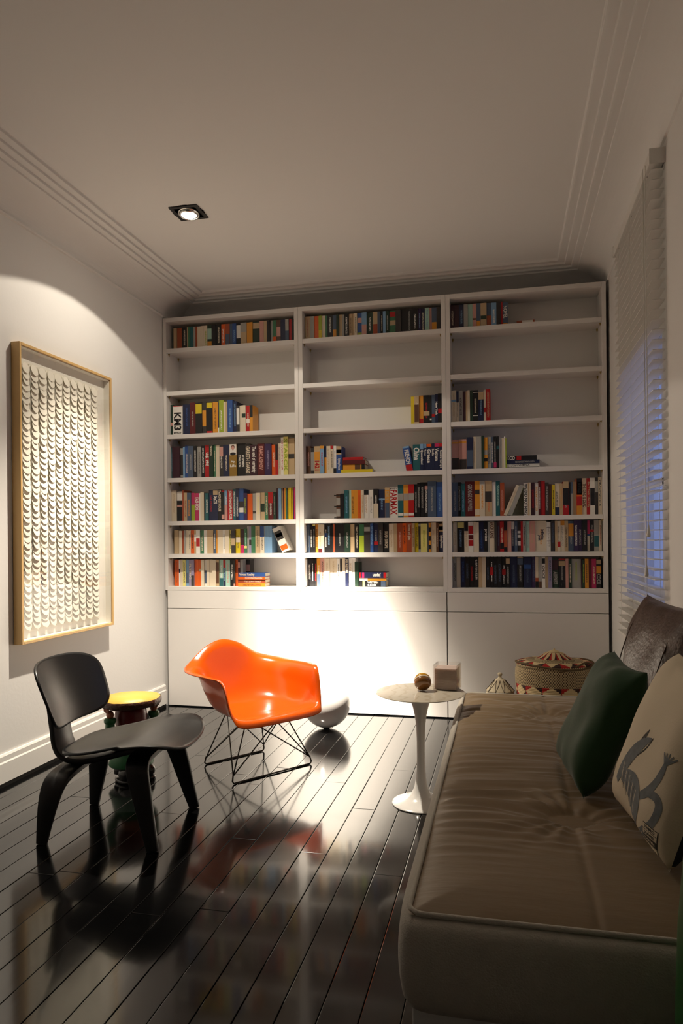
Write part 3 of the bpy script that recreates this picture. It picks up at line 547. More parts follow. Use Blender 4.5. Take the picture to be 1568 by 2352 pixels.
# ================================================================ DAYBED
M_FELT = mat('grey_felt_upholstery', srgb(186, 180, 168), .95, bump=(260, .25), sheen=.2, var=(30, .10, (1, 1, 1)))
M_TAFF = mat('brown_taffeta', srgb(128, 106, 76), .50, bump=(28, .14, (.35, 1.6, 1)), sheen=.35, var=(9, .12, (1, 3, 1)))
M_PLINTH = mat('white_plinth', (.75, .73, .70), .5)
M_BTN = mat('ivory_button', srgb(206, 196, 170), .6)
DX0, DX1, DY0, DY1, DZ = -.235, .635, 1.462, 3.70, .420
t = thing('daybed', 'low upholstered daybed with tufted brown top and grey felt sides', 'daybed', ((DX0 + DX1) / 2, (DY0 + DY1) / 2, 0))
dw, dl = (DX1 - DX0) / 2, (DY1 - DY0) / 2
box('plinth', (-dw + .035, -dl + .045, 0), (dw - .02, dl - .03, .215), M_PLINTH, t, .004)
def body(u, v):                                           # u round the plan, v bottom to top
    a = 2 * math.pi * u; e = .09; c_, s_ = math.cos(a), math.sin(a)
    px = math.copysign(abs(c_) ** e, c_); py = math.copysign(abs(s_) ** e, s_)
    k = v; bul = .016 * math.sin(math.pi * min(1, max(0, k))) ** .7
    if v < .12: ins = -.035 * (1 - v / .12) ** 2
    else: ins = 0
    top_in = -.030 * max(0, (v - .86) / .14) ** 2
    return (px * (dw - .014 + bul + ins + top_in), py * (dl - .014 + bul + ins + top_in), .208 + (DZ - .004 - .208) * (1 - (1 - min(1, v / .95)) ** 1.0))
MB().grid(body, 240, 14, True).build('upholstered_base', M_FELT, t, True)
BT = [(.176 - (DX0 + DX1) / 2, 2.076 - (DY0 + DY1) / 2), (.166 - (DX0 + DX1) / 2, 3.268 - (DY0 + DY1) / 2)]
sy = (BT[0][1] + BT[1][1]) / 2
def top(u, v):
    x = (-dw + .030) + u * (2 * dw - .060); y = (-dl + .030) + v * (2 * dl - .060)
    e = min(dw - .030 - abs(x), dl - .030 - abs(y))
    h = .020 * (1 - math.exp(-max(0, e) / .05))
    for bx, by in BT:
        r_ = math.hypot(x - bx, y - by); h -= .030 * math.exp(-(r_ / .055) ** 2) + .008 * math.exp(-(r_ / .16) ** 2)
        an = math.atan2(y - by, x - bx); h += .0035 * math.sin(an * 13 + 1.7 * math.sin(an * 3)) * math.exp(-((r_ - .13) / .10) ** 2)
        h -= .006 * math.exp(-((y - by) / .02) ** 2) * math.exp(-abs(x - bx) / .35)
    h -= .004 * math.exp(-((x - BT[0][0]) / .010) ** 2) + .005 * math.exp(-((y - sy) / .010) ** 2)
    lf = .30 + .70 * math.exp(-((x + dw * .55) / .22) ** 2)
    nb = min(abs(y - BT[0][1]), abs(y - BT[1][1])); lf *= .45 + .75 * math.exp(-(nb / .30) ** 2)
    if y < BT[0][1] - .15: lf *= max(.12, 1 - (BT[0][1] - .15 - y) / .25)
    q = 1 - abs(noise.noise((x * 2.3 + .8 * y, y * 19, 1.7))) * 2.2
    q2 = noise.noise((x * 3.5 - y, y * 37, 5.1))
    h += (.0085 * lf * (q - .5) + .0035 * lf * q2) * min(1, e / .05)
    h += .006 * noise.noise((x * 3, y * 3, 2))
    return (x, y, DZ - .004 + max(-.004, h))
MB().grid(top, 150, 420).build('tufted_top', M_TAFF, t, True)
rp = []
for sx_, sy_, a0 in ((1, 1, 0), (-1, 1, 90), (-1, -1, 180), (1, -1, 270)):
    for q in range(0, 91, 15):
        a = R(a0 + q); rp.append((sx_ * (dw - .066) + .036 * math.cos(a), sy_ * (dl - .066) + .036 * math.sin(a), DZ - .001))
MB().tube(rp, .0058, 8, True).build('piping', M_FELT, t, True)
for bx, by in BT: MB().lathe([(0, .007), (.008, .0062), (.013, .003), (.0145, -.001), (.012, -.004), (0, -.004)], 20).build('button', M_BTN, t, True).location = (bx, by, DZ - .017)

# ---------------------------------------------------------------- cushions
def pillow(name, w, h, th, m, parent=None, n=36, sag=.0, pinch=.10, seed=0, wr=.012):
    def f(side):
        def g(u, v):
            a, b_ = 2 * u - 1, 2 * v - 1
            k = (1 - a ** 4) * (1 - b_ ** 4)
            z_ = side * th / 2 * max(0, k) ** .55
            kx = 1 - pinch * (1 - b_ * b_) ** 1.0 * abs(a) ** 3; ky = 1 - pinch * (1 - a * a) * abs(b_) ** 3
            x, y = a * w / 2 * kx, b_ * h / 2 * ky
            q = noise.noise((x * 7 + seed, y * 7, side * 3)) * wr + wr * .5 * math.sin((x + y * .6) * 46 + seed) * (1 - k) 
            z_ += side * q * min(1, k * 3)
            z_ -= sag * (1 - b_) * .0
            return (x, y, z_)
        return g
    return MB().grid(f(1), n, n).grid(f(-1), n, n).build(name, m, parent, True)
def orient(c, nrm, up):
    n_ = Vector(nrm).normalized(); u_ = Vector(up); u_ = (u_ - n_ * u_.dot(n_)).normalized(); r_ = u_.cross(n_)
    m = Matrix((r_, u_, n_)).transposed().to_4x4(); m.translation = c; return m
M_LEATHER = mat('brown_reptile_leather', srgb(74, 52, 40), .42, bump=(70, .35), var=(8, .2, (1, 1, 1)))
M_GREEN = mat('dark_green_velvet', srgb(20, 58, 24), .8, sheen=.22, bump=(40, .06))
M_LINEN = mat('cream_linen', srgb(212, 198, 172), .85, bump=(220, .08))
M_DARKBACK = mat('black_cushion_back', (.01, .01, .012), .85)
t = thing('leather_cushion', 'large brown reptile-grain leather cushion leaning on the wall', 'cushion', mtx=orient((.515, 2.67, .705), (-.965, -.10, .22), (0, 0, 1)))
pillow('cushion_body', .66, .55, .16, M_LEATHER, t, pinch=.06, seed=3, wr=.016)
MB().tube([(-.33 * math.cos(a) * 1.0, .0, 0) for a in (0, .01)], .001, 4) if False else None
for sx_ in (-1, 1): MB().tube([(sx_ * .21 + .012 * math.sin(k), -.25 + .05 * k, .0795 - .065 * (abs(k - 5) / 5) ** 4) for k in range(11)], .002, 6).build('seam', M_LEATHER, t, True)
t = thing('green_cushion', 'dark green velvet cushion propped against the leather one', 'cushion', mtx=orient((.285, 2.370, .630), (-.895, -.09, .435), (.42, .03, .9)))
pillow('cushion_body', .38, .41, .14, M_GREEN, t, pinch=.09, seed=11, wr=.014)
t = thing('printed_cushion', 'cream linen cushion with a grey animal print and black back', 'cushion', mtx=orient((.407, 1.930, .668), (-.921, -.094, .378), (.375, .042, .926)))
b = MB(); 
cb = pillow('cushion_front', .45, .45, .15, M_LINEN, t, pinch=.07, seed=21, wr=.006)
# back half in black: split faces by side
me = cb.data; me.materials.append(M_DARKBACK)
for p in me.polygons:
    if p.center.z < -.004: p.material_index = 1
# printed figure: flat grey shapes lying on the linen surface
M_PRINT = mat('grey_print', srgb(112, 116, 118), .9, var=(60, .35, (1, 1, 1)))
M_PRINTD = mat('dark_print', srgb(70, 66, 60), .9)
from mathutils.bvhtree import BVHTree
_bv = BVHTree.FromPolygons([v.co for v in cb.data.vertices], [tuple(p.vertices) for p in cb.data.polygons])
def pz(x, y):
    h_ = _bv.ray_cast(Vector((x, y, .3)), Vector((0, 0, -1)))
    return (h_[0].z if h_[0] else 0) + .0009
def print_shape(name, pts, m, wd):
    """a ribbon of varying width following the bulge of the cushion"""
    P = smoothpath(pts, 24); vs = []; fs = []
    for i, p in enumerate(P):
        q = P[min(i + 1, 23)]; r_ = P[max(0, i - 1)]; dx, dy = q[0] - r_[0], q[1] - r_[1]; L_ = math.hypot(dx, dy) or 1
        for s_ in (-1, -.33, .33, 1):
            x = p[0] - s_ * dy / L_ * p[2]; y = p[1] + s_ * dx / L_ * p[2]; vs.append((x, y, pz(x, y)))
    for i in range(23):
        for k in range(3): fs.append((i * 4 + k, i * 4 + k + 1, i * 4 + k + 5, i * 4 + k + 4))
    return MB().add(vs, fs).build(name, m, t, True, fix=False)
for nm, pts, m_ in (
        ('print_body', [(-.045, -.118, .012), (.000, -.115, .026), (.045, -.125, .034), (.072, -.155, .034), (.068, -.188, .016)], M_PRINT),
        ('print_arm', [(.095, -.120, .010), (.122, -.098, .013), (.138, -.070, .011), (.146, -.045, .010), (.150, -.020, .006)], M_PRINT),
        ('print_tail', [(.120, -.102, .008), (.160, -.098, .010), (.176, -.118, .010), (.166, -.158, .010), (.125, -.192, .010), (.066, -.210, .006)], M_PRINT),
        ('print_neck', [(-.075, -.140, .010), (-.055, -.100, .022), (-.030, -.055, .024), (.005, -.015, .015), (.040, .008, .003)], M_PRINT),
        ('print_ear', [(-.018, -.022, .003), (-.002, .000, .007), (.012, .024, .001)], M_PRINTD),
        ('print_beak', [(.000, -.050, .0015), (.028, -.022, .002), (.048, .012, .0015)], M_PRINTD)):
    print_shape(nm, pts, m_, 0)
for k in range(5): print_shape('print_finger', [(.149, -.022, .003), (.140 + .006 * k, -.008, .0026), (.132 + .011 * k, .008 - .002 * abs(k - 2), .0014)], M_PRINT, 0)
for k in range(9): print_shape('print_hatching', [(-.055 + .015 * k, -.085 - .004 * k, .0012), (-.045 + .014 * k, -.115 - .004 * k, .0018), (-.035 + .012 * k, -.140 - .004 * k, .0010)], M_PRINTD if k % 2 else M_LINEN, 0)
# printed label with its lettering
def on_cushion(o_pts): return [(x, y, pz(x, y) + .001) for x, y in o_pts]
LX, LY, LW, LH = .138, -.212, .056, .050
def lab_patch(name, x0, x1, y0, y1, m_, dz_=0):
    MB().grid(lambda u, v: (LX + x0 + (x1 - x0) * u, LY + y0 + (y1 - y0) * v, pz(LX + x0 + (x1 - x0) * u, LY + y0 + (y1 - y0) * v) + .0005 + dz_), 6, 4).build(name, m_, t, fix=False)
lab_patch('label_border', 0, LW, 0, LH, M_PRINTD)
for k, (txt, dark) in enumerate((('', 0), ('DOWN', 1), ('DRAWER', 0), ('THIRD', 0))):
    y0 = .0018 + k * .0120; lab_patch('label_line', .0018, LW - .0018, y0, y0 + .0106, M_PRINTD if dark else M_LINEN, .0006)
    if txt:
        me = text_mesh(txt); xs = [v.co.x for v in me.vertices]; ys = [v.co.y for v in me.vertices]
        for v in me.vertices:
            x = LX + .008 + (v.co.x - min(xs)) / (max(xs) - min(xs)) * (LW - .016); y = LY + y0 + .0022 + (v.co.y - min(ys)) / (max(ys) - min(ys)) * .0062
            v.co = (x, y, pz(x, y) + .0018)
        me.materials.clear(); me.materials.append(M_LINEN if dark else M_PRINTD); o = bpy.data.objects.new('label_lettering', me); COL.objects.link(o); o.parent = t

# ================================================================ ORANGE ARMCHAIR
M_ORANGE = mat('orange_fibreglass', (.78, .105, .002), .22, coat=.3, bump=(220, .015))
M_WIRE = mat('dark_wire', (.06, .05, .04), .35, metal=.6)
ca_ = math.atan2(-.60, .80)
t = thing('orange_armchair', 'orange moulded shell armchair on a low dark wire base', 'chair', (-1.315, 3.626, 0), ca_)
CK = [  # radial profiles from seat centre to rim, front -> back (left side)
    [(.03, 0, .297), (.10, 0, .293), (.17, 0, .300), (.225, 0, .313), (.262, 0, .316), (.285, 0, .308), (.293, 0, .285)],
    [(.03, 0, .297), (.095, .075, .294), (.16, .145, .302), (.212, .186, .316), (.248, .206, .320), (.268, .218, .311), (.276, .222, .288)],
    [(.03, 0, .297), (.085, .115, .297), (.14, .198, .310), (.185, .244, .336), (.212, .258, .352), (.230, .268, .350), (.238, .274, .332)],
    [(.03, 0, .297), (.07, .130, .299), (.115, .214, .322), (.145, .254, .385), (.160, .268, .448), (.174, .280, .490), (.186, .298, .496)],
    [(.03, 0, .297), (.05, .136, .300), (.065, .216, .325), (.075, .252, .400), (.085, .268, .468), (.092, .290, .514), (.098, .328, .522)],
    [(.03, 0, .297), (.01, .134, .302), (-.02, .210, .330), (-.035, .248, .405), (-.045, .264, .475), (-.05, .288, .516), (-.055, .336, .522)],
    [(.03, 0, .297), (-.04, .115, .305), (-.095, .180, .338), (-.130, .215, .415), (-.152, .232, .478), (-.165, .260, .516), (-.190, .304, .525)],
    [(.03, 0, .297), (-.075, .070, .307), (-.145, .120, .345), (-.195, .150, .430), (-.228, .165, .500), (-.250, .184, .538), (-.280, .214, .550)],
    [(.03, 0, .297), (-.090, .030, .308), (-.165, .060, .350), (-.218, .080, .440), (-.255, .090, .530), (-.278, .100, .590), (-.305, .112, .612)],
    [(.03, 0, .297), (-.095, 0, .308), (-.172, 0, .352), (-.226, 0, .445), (-.263, 0, .548), (-.288, 0, .615), (-.315, 0, .642)]]
KEYS = [[(x, -y, z_) for x, y, z_ in k] for k in CK[1:-1]][::-1]
KEYS = CK + KEYS                                         # closed loop, 18 keys
def shell(u, v):
    n = len(KEYS); tt = u * n; i = int(tt) % n; f = tt - int(tt)
    g = lambda k: cr(KEYS[k % n], v * 6)
    a, b_, c, d = g(i - 1), g(i), g(i + 1), g(i + 2)
    return tuple(.5 * (2 * b_[k] + (c[k] - a[k]) * f + (2 * a[k] - 5 * b_[k] + 4 * c[k] - d[k]) * f * f + (3 * b_[k] - a[k] - 3 * c[k] + d[k]) * f ** 3) for k in range(3))
o = MB().grid(shell, 96, 26, True).build('seat_shell', M_ORANGE, t, True, solid=.006, off=-1)
def wire(pts, r=.0034, nm='wire'): return MB().tube(pts, r, 7).build(nm, M_WIRE, t, True)
FR, RR, HF, HR = .184, -.184, .245, .190
for x, h_ in ((FR, HF), (RR, HR)):
    p = [(x * .97, -h_ * .97, .045), (x, -h_, .014), (x, -h_ + .008, .005), (x, -h_ + .02, .0045), (x, h_ - .02, .0045), (x, h_ - .008, .005), (x, h_, .014), (x * .97, h_ * .97, .045)]
    wire(p, .0044, 'floor_runner')
MT = {(1, 1): (.115, .115, .289), (1, -1): (.115, -.115, .289), (-1, 1): (-.09, .105, .297), (-1, -1): (-.09, -.105, .297)}
for (sx_, sy_), mp in MT.items():
    MB().lathe([(0, 0), (.016, 0), (.016, .012), (0, .012)], 12).build('shock_mount', M_BLK, t).location = (mp[0], mp[1], mp[2] - .010)
for sx_ in (1, -1):
    for sy_ in (1, -1):
        x, h_ = (FR, HF) if sx_ > 0 else (RR, HR); c = (x * .97, sy_ * h_ * .97, .040)
        wire([c, MT[(sx_, sy_)]]); wire([c, MT[(-sx_, sy_)]]); wire([c, MT[(sx_, -sy_)]])

# ================================================================ BLACK PLYWOOD LOUNGE CHAIR
M_PLY = mat('black_stained_plywood', (.007, .007, .0075), .34, spec=.5, bump=(30, .03, (8, 1, 1)))
t = thing('plywood_lounge_chair', 'low black bent plywood lounge chair by the left wall', 'chair', (-1.585, 2.755, 0), R(4.5))
def strip(name, pts, axis, thick, parent=None, n=40):
    """ply band along a path of (x,y,z,width); the width runs along `axis`"""
    P = smoothpath(pts, n); A = Vector(axis); vs = []; fs = []
    for i, p in enumerate(P):
        a = Vector(P[max(0, i - 1)][:3]); c = Vector(P[min(n - 1, i + 1)][:3]); tn = (c - a).normalized()
        A2 = (A - tn * A.dot(tn)).normalized(); nr = tn.cross(A2).normalized(); q = Vector(p[:3]); w = p[3] / 2
        vs += [q + A2 * w + nr * thick / 2, q - A2 * w + nr * thick / 2, q - A2 * w - nr * thick / 2, q + A2 * w - nr * thick / 2]
    for i in range(n - 1):
        for k in range(4): fs.append((i * 4 + k, i * 4 + (k + 1) % 4, i * 4 + 4 + (k + 1) % 4, i * 4 + 4 + k))
    fs += [(3, 2, 1, 0), tuple((n - 1) * 4 + k for k in range(4))]
    o = MB().add(vs, fs).build(name, M_PLY, parent, True)
    e = o.modifiers.new('bev', 'BEVEL'); e.width = .003; e.segments = 2; e.limit_method = 'ANGLE'; e.angle_limit = R(50)
    return o
front = [(.232, -.232, 0, .045), (.205, -.221, .10, .060), (.175, -.208, .22, .078), (.155, -.195, .295, .088), (.148, -.165, .330, .092), (.146, -.10, .340, .095),
         (.145, 0, .342, .095), (.146, .10, .340, .095), (.148, .165, .330, .092), (.155, .195, .295, .088), (.175, .208, .22, .078), (.205, .221, .10, .060), (.232, .232, 0, .045)]
strip('front_leg_frame', front, (1, 0, 0), .021, t, 72)
rear = [(-.240, -.216, 0, .040), (-.229, -.212, .08, .060), (-.217, -.206, .155, .078), (-.205, -.190, .218, .092), (-.196, -.150, .250, .100), (-.190, -.07, .264, .102),
        (-.190, 0, .266, .102), (-.190, .07, .264, .102), (-.196, .150, .250, .100), (-.205, .190, .218, .092), (-.217, .206, .155, .078), (-.229, .212, .08, .060), (-.240, .216, 0, .040)]
strip('rear_leg_frame', rear, (1, 0, 0), .021, t, 72)
sp_ = [(.20, 0, .358, .10), (.08, 0, .335, .125), (-.06, 0, .300, .145), (-.16, 0, .285, .150), (-.235, 0, .300, .150), (-.268, 0, .345, .145), (-.282, 0, .42, .135), (-.300, 0, .52, .120), (-.322, 0, .62, .100)]
strip('spine', sp_, (0, 1, 0), .022, t, 48)
def seat(u, v):
    a, b_ = 2 * u - 1, 2 * v - 1                          # a: back..front, b: right..left
    m_ = max(abs(a), abs(b_)); r_ = math.hypot(a, b_)
    if r_ > 1e-6:                                         # squircle mapping
        k = m_ / r_; pw_ = 2.0 / 3.4; sc_ = m_ / ((abs(a / m_) ** 3.4 + abs(b_ / m_) ** 3.4) ** (1 / 3.4)); a, b_ = a / m_ * sc_, b_ / m_ * sc_
    x = .055 + a * .262; hwid = .225 + .060 * (1 / (1 + math.exp(-(a - .0) * 4)))
    y = b_ * hwid
    zz = .352 + .036 * (1 / (1 + math.exp(-(x - .02) / .05))) - 1.7 * max(0, x - .19) ** 2 + .30 * y * y * (1 + .8 * a) - .22 * max(0, .10 - abs(x - .0)) * 0
    zz -= .020 * math.exp(-((x + .05) / .12) ** 2) * (1 - abs(b_) ** 2)
    zz -= .10 * max(0, abs(y) - .20) if a > .2 else 0
    return (x, y, zz)
MB().grid(seat, 40, 40).build('seat', M_PLY, t, True, solid=.010, off=0)
def back(u, v):
    a, b_ = 2 * u - 1, 2 * v - 1                          # a: right..left, b: bottom..top
    m_ = max(abs(a), abs(b_))
    if m_ > 1e-6:
        e = 4.0; sc_ = m_ / ((abs(a / m_) ** e + abs(b_ / m_) ** e) ** (1 / e)); a, b_ = a / m_ * sc_, b_ / m_ * sc_
    y = a * (.262 - .012 * (1 - b_) + .0); zc = .575 + b_ * .135
    x = -.262 - .40 * (zc - .575) + 1.05 * y * y - .25 * (zc - .575) ** 2
    return (x, y, zc - .10 * y * y)
MB().grid(back, 36, 28).build('backrest', M_PLY, t, True, solid=.010, off=0)
for x, zz in ((.12, .3735), (-.02, .345)): MB().lathe([(0, 0), (.03, 0), (.03, .012), (0, .012)], 16).build('rubber_mount', M_BLK, t).location = (x, 0, zz - .022)

# ================================================================ WHITE SPHERE
M_BALL = mat('white_gloss_sphere', (.60, .585, .575), .14, coat=.3)
t = thing('white_sphere', 'glossy white ball standing on the floor beside the orange chair', 'sphere', (-1.118, 4.44, 0))
MB().lathe([(.018, 0), (.022, .003), (.022, .008), (.015, .012)], 24).build('foot_ring', M_BLK, t, True)
MB().ball((0, 0, .005 + .1535), .1535, 48, 32).build('ball', M_BALL, t, True)

# ================================================================ PEDESTAL TABLE AND WHAT STANDS ON IT
M_TULIP = mat('white_lacquer', (.80, .78, .75), .18, coat=.4)
def marble():
    m = mat('pale_marble', srgb(206, 196, 178), .12, coat=.3); nt = m.node_tree; N = nt.nodes; b_ = N['Principled BSDF']
    tcn = N.new('ShaderNodeTexCoord'); wv = N.new('ShaderNodeTexWave'); wv.inputs['Scale'].default_value = 5; wv.inputs['Distortion'].default_value = 9; wv.inputs['Detail'].default_value = 5; wv.inputs['Detail Scale'].default_value = 2
    rp_ = N.new('ShaderNodeValToRGB'); e = rp_.color_ramp.elements; e[0].color = (*srgb(192, 181, 160), 1); e[1].color = (*srgb(206, 196, 178), 1); e[1].position = .25
    nt.links.new(tcn.outputs['Object'], wv.inputs['Vector']); nt.links.new(wv.outputs['Fac'], rp_.inputs[0]); nt.links.new(rp_.outputs[0], b_.inputs['Base Color']); return m
TX, TY, TZ = -.380, 3.256, .505
t = thing('pedestal_table', 'small round marble-topped table on a white trumpet pedestal', 'table', (TX, TY, 0))
MB().lathe([(.131, 0), (.133, .003), (.131, .006), (.115, .011), (.090, .017), (.065, .027), (.045, .044), (.032, .070), (.024, .11), (.020, .16), (.0185, .22), (.0188, .29), (.021, .35), (.027, .40), (.036, .44), (.048, .470), (.062, .4885), (0, .4885)], 48).build('pedestal', M_TULIP, t, True)
MB().lathe([(0, .489), (.150, .489), (.192, .497), (.202, .501), (.203, .503), (.199, .505), (0, .505)], 64).build('marble_top', marble(), t, False)
# lidded box
M_BOXB = mat('brown_lacquer', srgb(120, 76, 28), .2, coat=.5)
M_BOXA = mat('ochre_lacquer', srgb(196, 142, 40), .2, coat=.5)
M_RIM = mat('pale_rim', srgb(206, 186, 160), .4)
t = thing('lidded_box', 'small rounded brown and ochre lacquer box with a pale rim', 'box', (-.373, 3.285, TZ + .0005)); t.rotation_euler = (0, 0, .2)
bx = Matrix.Translation((0, 0, .0405)) @ Matrix.Rotation(R(124), 4, 'X')
def lens(name, zs, m, r=.0385):
    o = MB().lathe([(r * math.cos(R(a)) ** .55, zs * (.004 + .027 * math.sin(R(a)) ** .8)) for a in range(0, 90, 9)] + [(0, zs * .031)], 32).build(name, m, t, True); o.matrix_local = bx
lens('box_bottom', 1, M_BOXB); lens('box_lid', -1, M_BOXA)
o = MB().lathe([(.036, -.005), (.0392, -.004), (.0392, .004), (.036, .005)], 32).build('rim', M_RIM, t, True); o.matrix_local = bx
# memo cube
M_ACR = glass_mat('clear_acrylic', (.97, .96, .95))
M_NOTE = mat('note_paper', srgb(248, 234, 226), .8)
_n = M_NOTE.node_tree; _t = _n.nodes.new('ShaderNodeBsdfTranslucent'); _t.inputs[0].default_value = (.86, .76, .70, 1); _m = _n.nodes.new('ShaderNodeMixShader'); _m.inputs[0].default_value = .55
_n.links.new(_n.nodes['Principled BSDF'].outputs[0], _m.inputs[1]); _n.links.new(_t.outputs[0], _m.inputs[2]); _n.links.new(_m.outputs[0], _n.nodes['Material Output'].inputs[0])
t = thing('memo_cube', 'clear acrylic block filled with pale paper sheets on the marble table', 'paper block', (-.266, 3.352, TZ + .0005), R(-6)); s = .056
for a, c in (((-s, -s, 0), (s, s, .004)), ((-s, -s, .004), (-s + .005, s, .114)), ((s - .005, -s, .004), (s, s, .114)), ((-s + .005, -s, .004), (s - .005, -s + .005, .114)), ((-s + .005, s - .005, .004), (s - .005, s, .114))):
    box('acrylic_wall', a, c, M_ACR, t, .0006, 1)
zz = .0045; k = 0
while zz < .098:
    th = .0042 if zz > .03 else .0028
    box('paper_pad', (-s + .0065 + random.uniform(0, .0008), -s + .0062, zz), (s - .0065 - random.uniform(0, .0008), s - .0062, zz + th - .0007), M_NOTE, t); zz += th

# ================================================================ FIGURE STOOL (behind the black chair)
M_YEL = mat('yellow_stool_top', srgb(232, 190, 84), .45)
M_BARK = mat('brown_bark_edge', srgb(70, 34, 20), .5, bump=(60, .6), var=(40, .5, (1, 1, .2)))
M_GCOAT = mat('green_painted_coat', srgb(42, 104, 62), .35)
M_RHAT = mat('dark_red_cap', srgb(104, 16, 20), .35)
M_SKIN = mat('painted_skin', srgb(168, 100, 66), .4)
M_BOOT = mat('black_boot_gloss', (.012, .012, .013), .2)
t = thing('figure_stool', 'round yellow stool top carried by a painted figure in green', 'stool', (-1.868, 3.335, 0), R(-35))
rng = random.Random(3)
n = 56; rad = [.148 + .003 * math.sin(5 * 2 * math.pi * k / n) + rng.uniform(-.0022, .0022) for k in range(n)]
cs = [(math.cos(2 * math.pi * k / n), math.sin(2 * math.pi * k / n)) for k in range(n)]
MB().add([(r_ * .985 * c, r_ * .985 * s_, .4065) for r_, (c, s_) in zip(rad, cs)] + [(r_ * .985 * c, r_ * .985 * s_, .400) for r_, (c, s_) in zip(rad, cs)] + [(0, 0, .408)],
         [(k, (k + 1) % n, 2 * n) for k in range(n)] + [(n + k, n + (k + 1) % n, (k + 1) % n, k) for k in range(n)]).build('seat_top', M_YEL, t, True)
vs = []
for zz, q in ((.405, 1.0), (.398, 1.03), (.385, 1.035), (.372, 1.0)): vs += [(r_ * q * c * (1 + rng.uniform(-.006, .006)), r_ * q * s_ * (1 + rng.uniform(-.006, .006)), zz + rng.uniform(-.0012, .0012)) for r_, (c, s_) in zip(rad, cs)]
MB().add(vs, [(j * n + k, j * n + (k + 1) % n, (j + 1) * n + (k + 1) % n, (j + 1) * n + k) for j in range(3) for k in range(n)] + [tuple(3 * n + k for k in range(n))]).build('bark_edge', M_BARK, t, True)
MB().lathe([(.072, .250), (.078, .275), (.080, .30), (.078, .335), (.070, .371), (0, .371)], 28).build('cap', M_RHAT, t, True)
MB().ball((.012, 0, .242), .062, 20, 14, 1, .95, 1.05).build('head', M_SKIN, t, True)
MB().ball((.076, 0, .238), .016, 12, 8).build('nose', M_SKIN, t, True)
MB().lathe([(.04, .185), (.075, .20), (.088, .17), (.098, .12), (.112, .075), (.108, .068), (.05, .066)], 28).build('coat', M_GCOAT, t, True)
for s_ in (-1, 1):
    MB().tube(smoothpath([(.0, s_ * .070, .185), (.01, s_ * .105, .200), (.015, s_ * .118, .250), (.015, s_ * .118, .305)], 14), [.030 - .0006 * k for k in range(14)], 14).build('sleeve', M_GCOAT, t, True)
    MB().lathe([(.026, .296), (.030, .302), (.030, .316), (.022, .322)], 16, (.015, s_ * .118, 0)).build('cuff', M_GCOAT, t, True)
    MB().ball((.015, s_ * .118, .338), .022, 14, 10, 1.1, .8, 1.0).build('hand', M_SKIN, t, True)
    for k in range(4): MB().tube([(-.005 + .013 * k, s_ * .122, .345), (-.006 + .014 * k, s_ * .136, .358), (-.006 + .014 * k, s_ * .138, .372)], [.0065, .006, .005], 8).build('finger', M_SKIN, t, True)
    MB().tube([(.0, s_ * .048, .075), (.004, s_ * .052, .03)], [.042, .040], 16).build('trouser_leg', M_BOOT, t, True)
    MB().lathe([(.0, 0), (.036, 0), (.042, .006), (.042, .014), (.038, .017)], 20, (.045, s_ * .056, 0), 1.75, 1).build('boot_sole', M_BOOT, t, True)
    MB().ball((.062, s_ * .056, .042), .040, 18, 12, 1.25, 1.0, .85).build('boot_toe', M_BOOT, t, True)

# ================================================================ WOVEN BASKETS BEHIND THE DAYBED
def weave(name, bands, turns, cream, dark):
    """coiled weave: z bands choose the colour pattern, stitches are steps around the axis"""
    m = mat(name, cream, .85); nt = m.node_tree; N = nt.nodes; K = nt.links; b_ = N['Principled BSDF']
    tcn = N.new('ShaderNodeTexCoord'); sep = N.new('ShaderNodeSeparateXYZ'); K.new(tcn.outputs['Object'], sep.inputs[0])
    def ma(op, *ins):
        n_ = N.new('ShaderNodeMath'); n_.operation = op
        for i, v in enumerate(ins):
            if isinstance(v, (int, float)): n_.inputs[i].default_value = v
            else: K.new(v, n_.inputs[i])
        return n_.outputs[0]
    at = N.new('ShaderNodeAttribute'); at.attribute_name = 'coil'; sc_ = N.new('ShaderNodeSeparateXYZ'); K.new(at.outputs['Vector'], sc_.inputs[0])
    row, ang, pat = sc_.outputs['X'], sc_.outputs['Y'], sc_.outputs['Z']
    rowi = ma('FLOOR', row)
    # diamonds: stepped triangle wave of the angle against the row inside the pattern band
    tri = ma('ABSOLUTE', ma('SUBTRACT', ma('MULTIPLY', ma('FRACT', ma('MULTIPLY', ang, turns)), 2), 1))
    st = ma('LESS_THAN', tri, pat)
    tri2 = ma('GREATER_THAN', ma('FRACT', ma('MULTIPLY', ang, turns)), .5)
    cR = N.new('ShaderNodeMix'); cR.data_type = 'RGBA'; K.new(tri2, cR.inputs['Factor']); cR.inputs['A'].default_value = (*srgb(168, 30, 24), 1); cR.inputs['B'].default_value = (*dark, 1)
    c1 = N.new('ShaderNodeMix'); c1.data_type = 'RGBA'; K.new(st, c1.inputs['Factor']); K.new(cR.outputs['Result'], c1.inputs['A']); c1.inputs['B'].default_value = (*cream, 1)
    # plain coils with dark stitches
    chk = ma('FRACT', ma('ADD', ma('MULTIPLY', ang, 100), ma('MULTIPLY', rowi, .5)))
    stt = ma('GREATER_THAN', chk, .62)
    c2 = N.new('ShaderNodeMix'); c2.data_type = 'RGBA'; K.new(stt, c2.inputs['Factor']); c2.inputs['A'].default_value = (*[c * .82 for c in cream], 1); c2.inputs['B'].default_value = (*dark, 1)
    isp = ma('LESS_THAN', pat, 0)
    c3 = N.new('ShaderNodeMix'); c3.data_type = 'RGBA'; K.new(isp, c3.inputs['Factor']); K.new(c1.outputs['Result'], c3.inputs['A']); K.new(c2.outputs['Result'], c3.inputs['B'])
    K.new(c3.outputs['Result'], b_.inputs['Base Color']); return m
CREAM, DARK = srgb(206, 184, 140), srgb(52, 28, 22)
M_WV = weave('woven_grass', None, 13, CREAM, DARK)
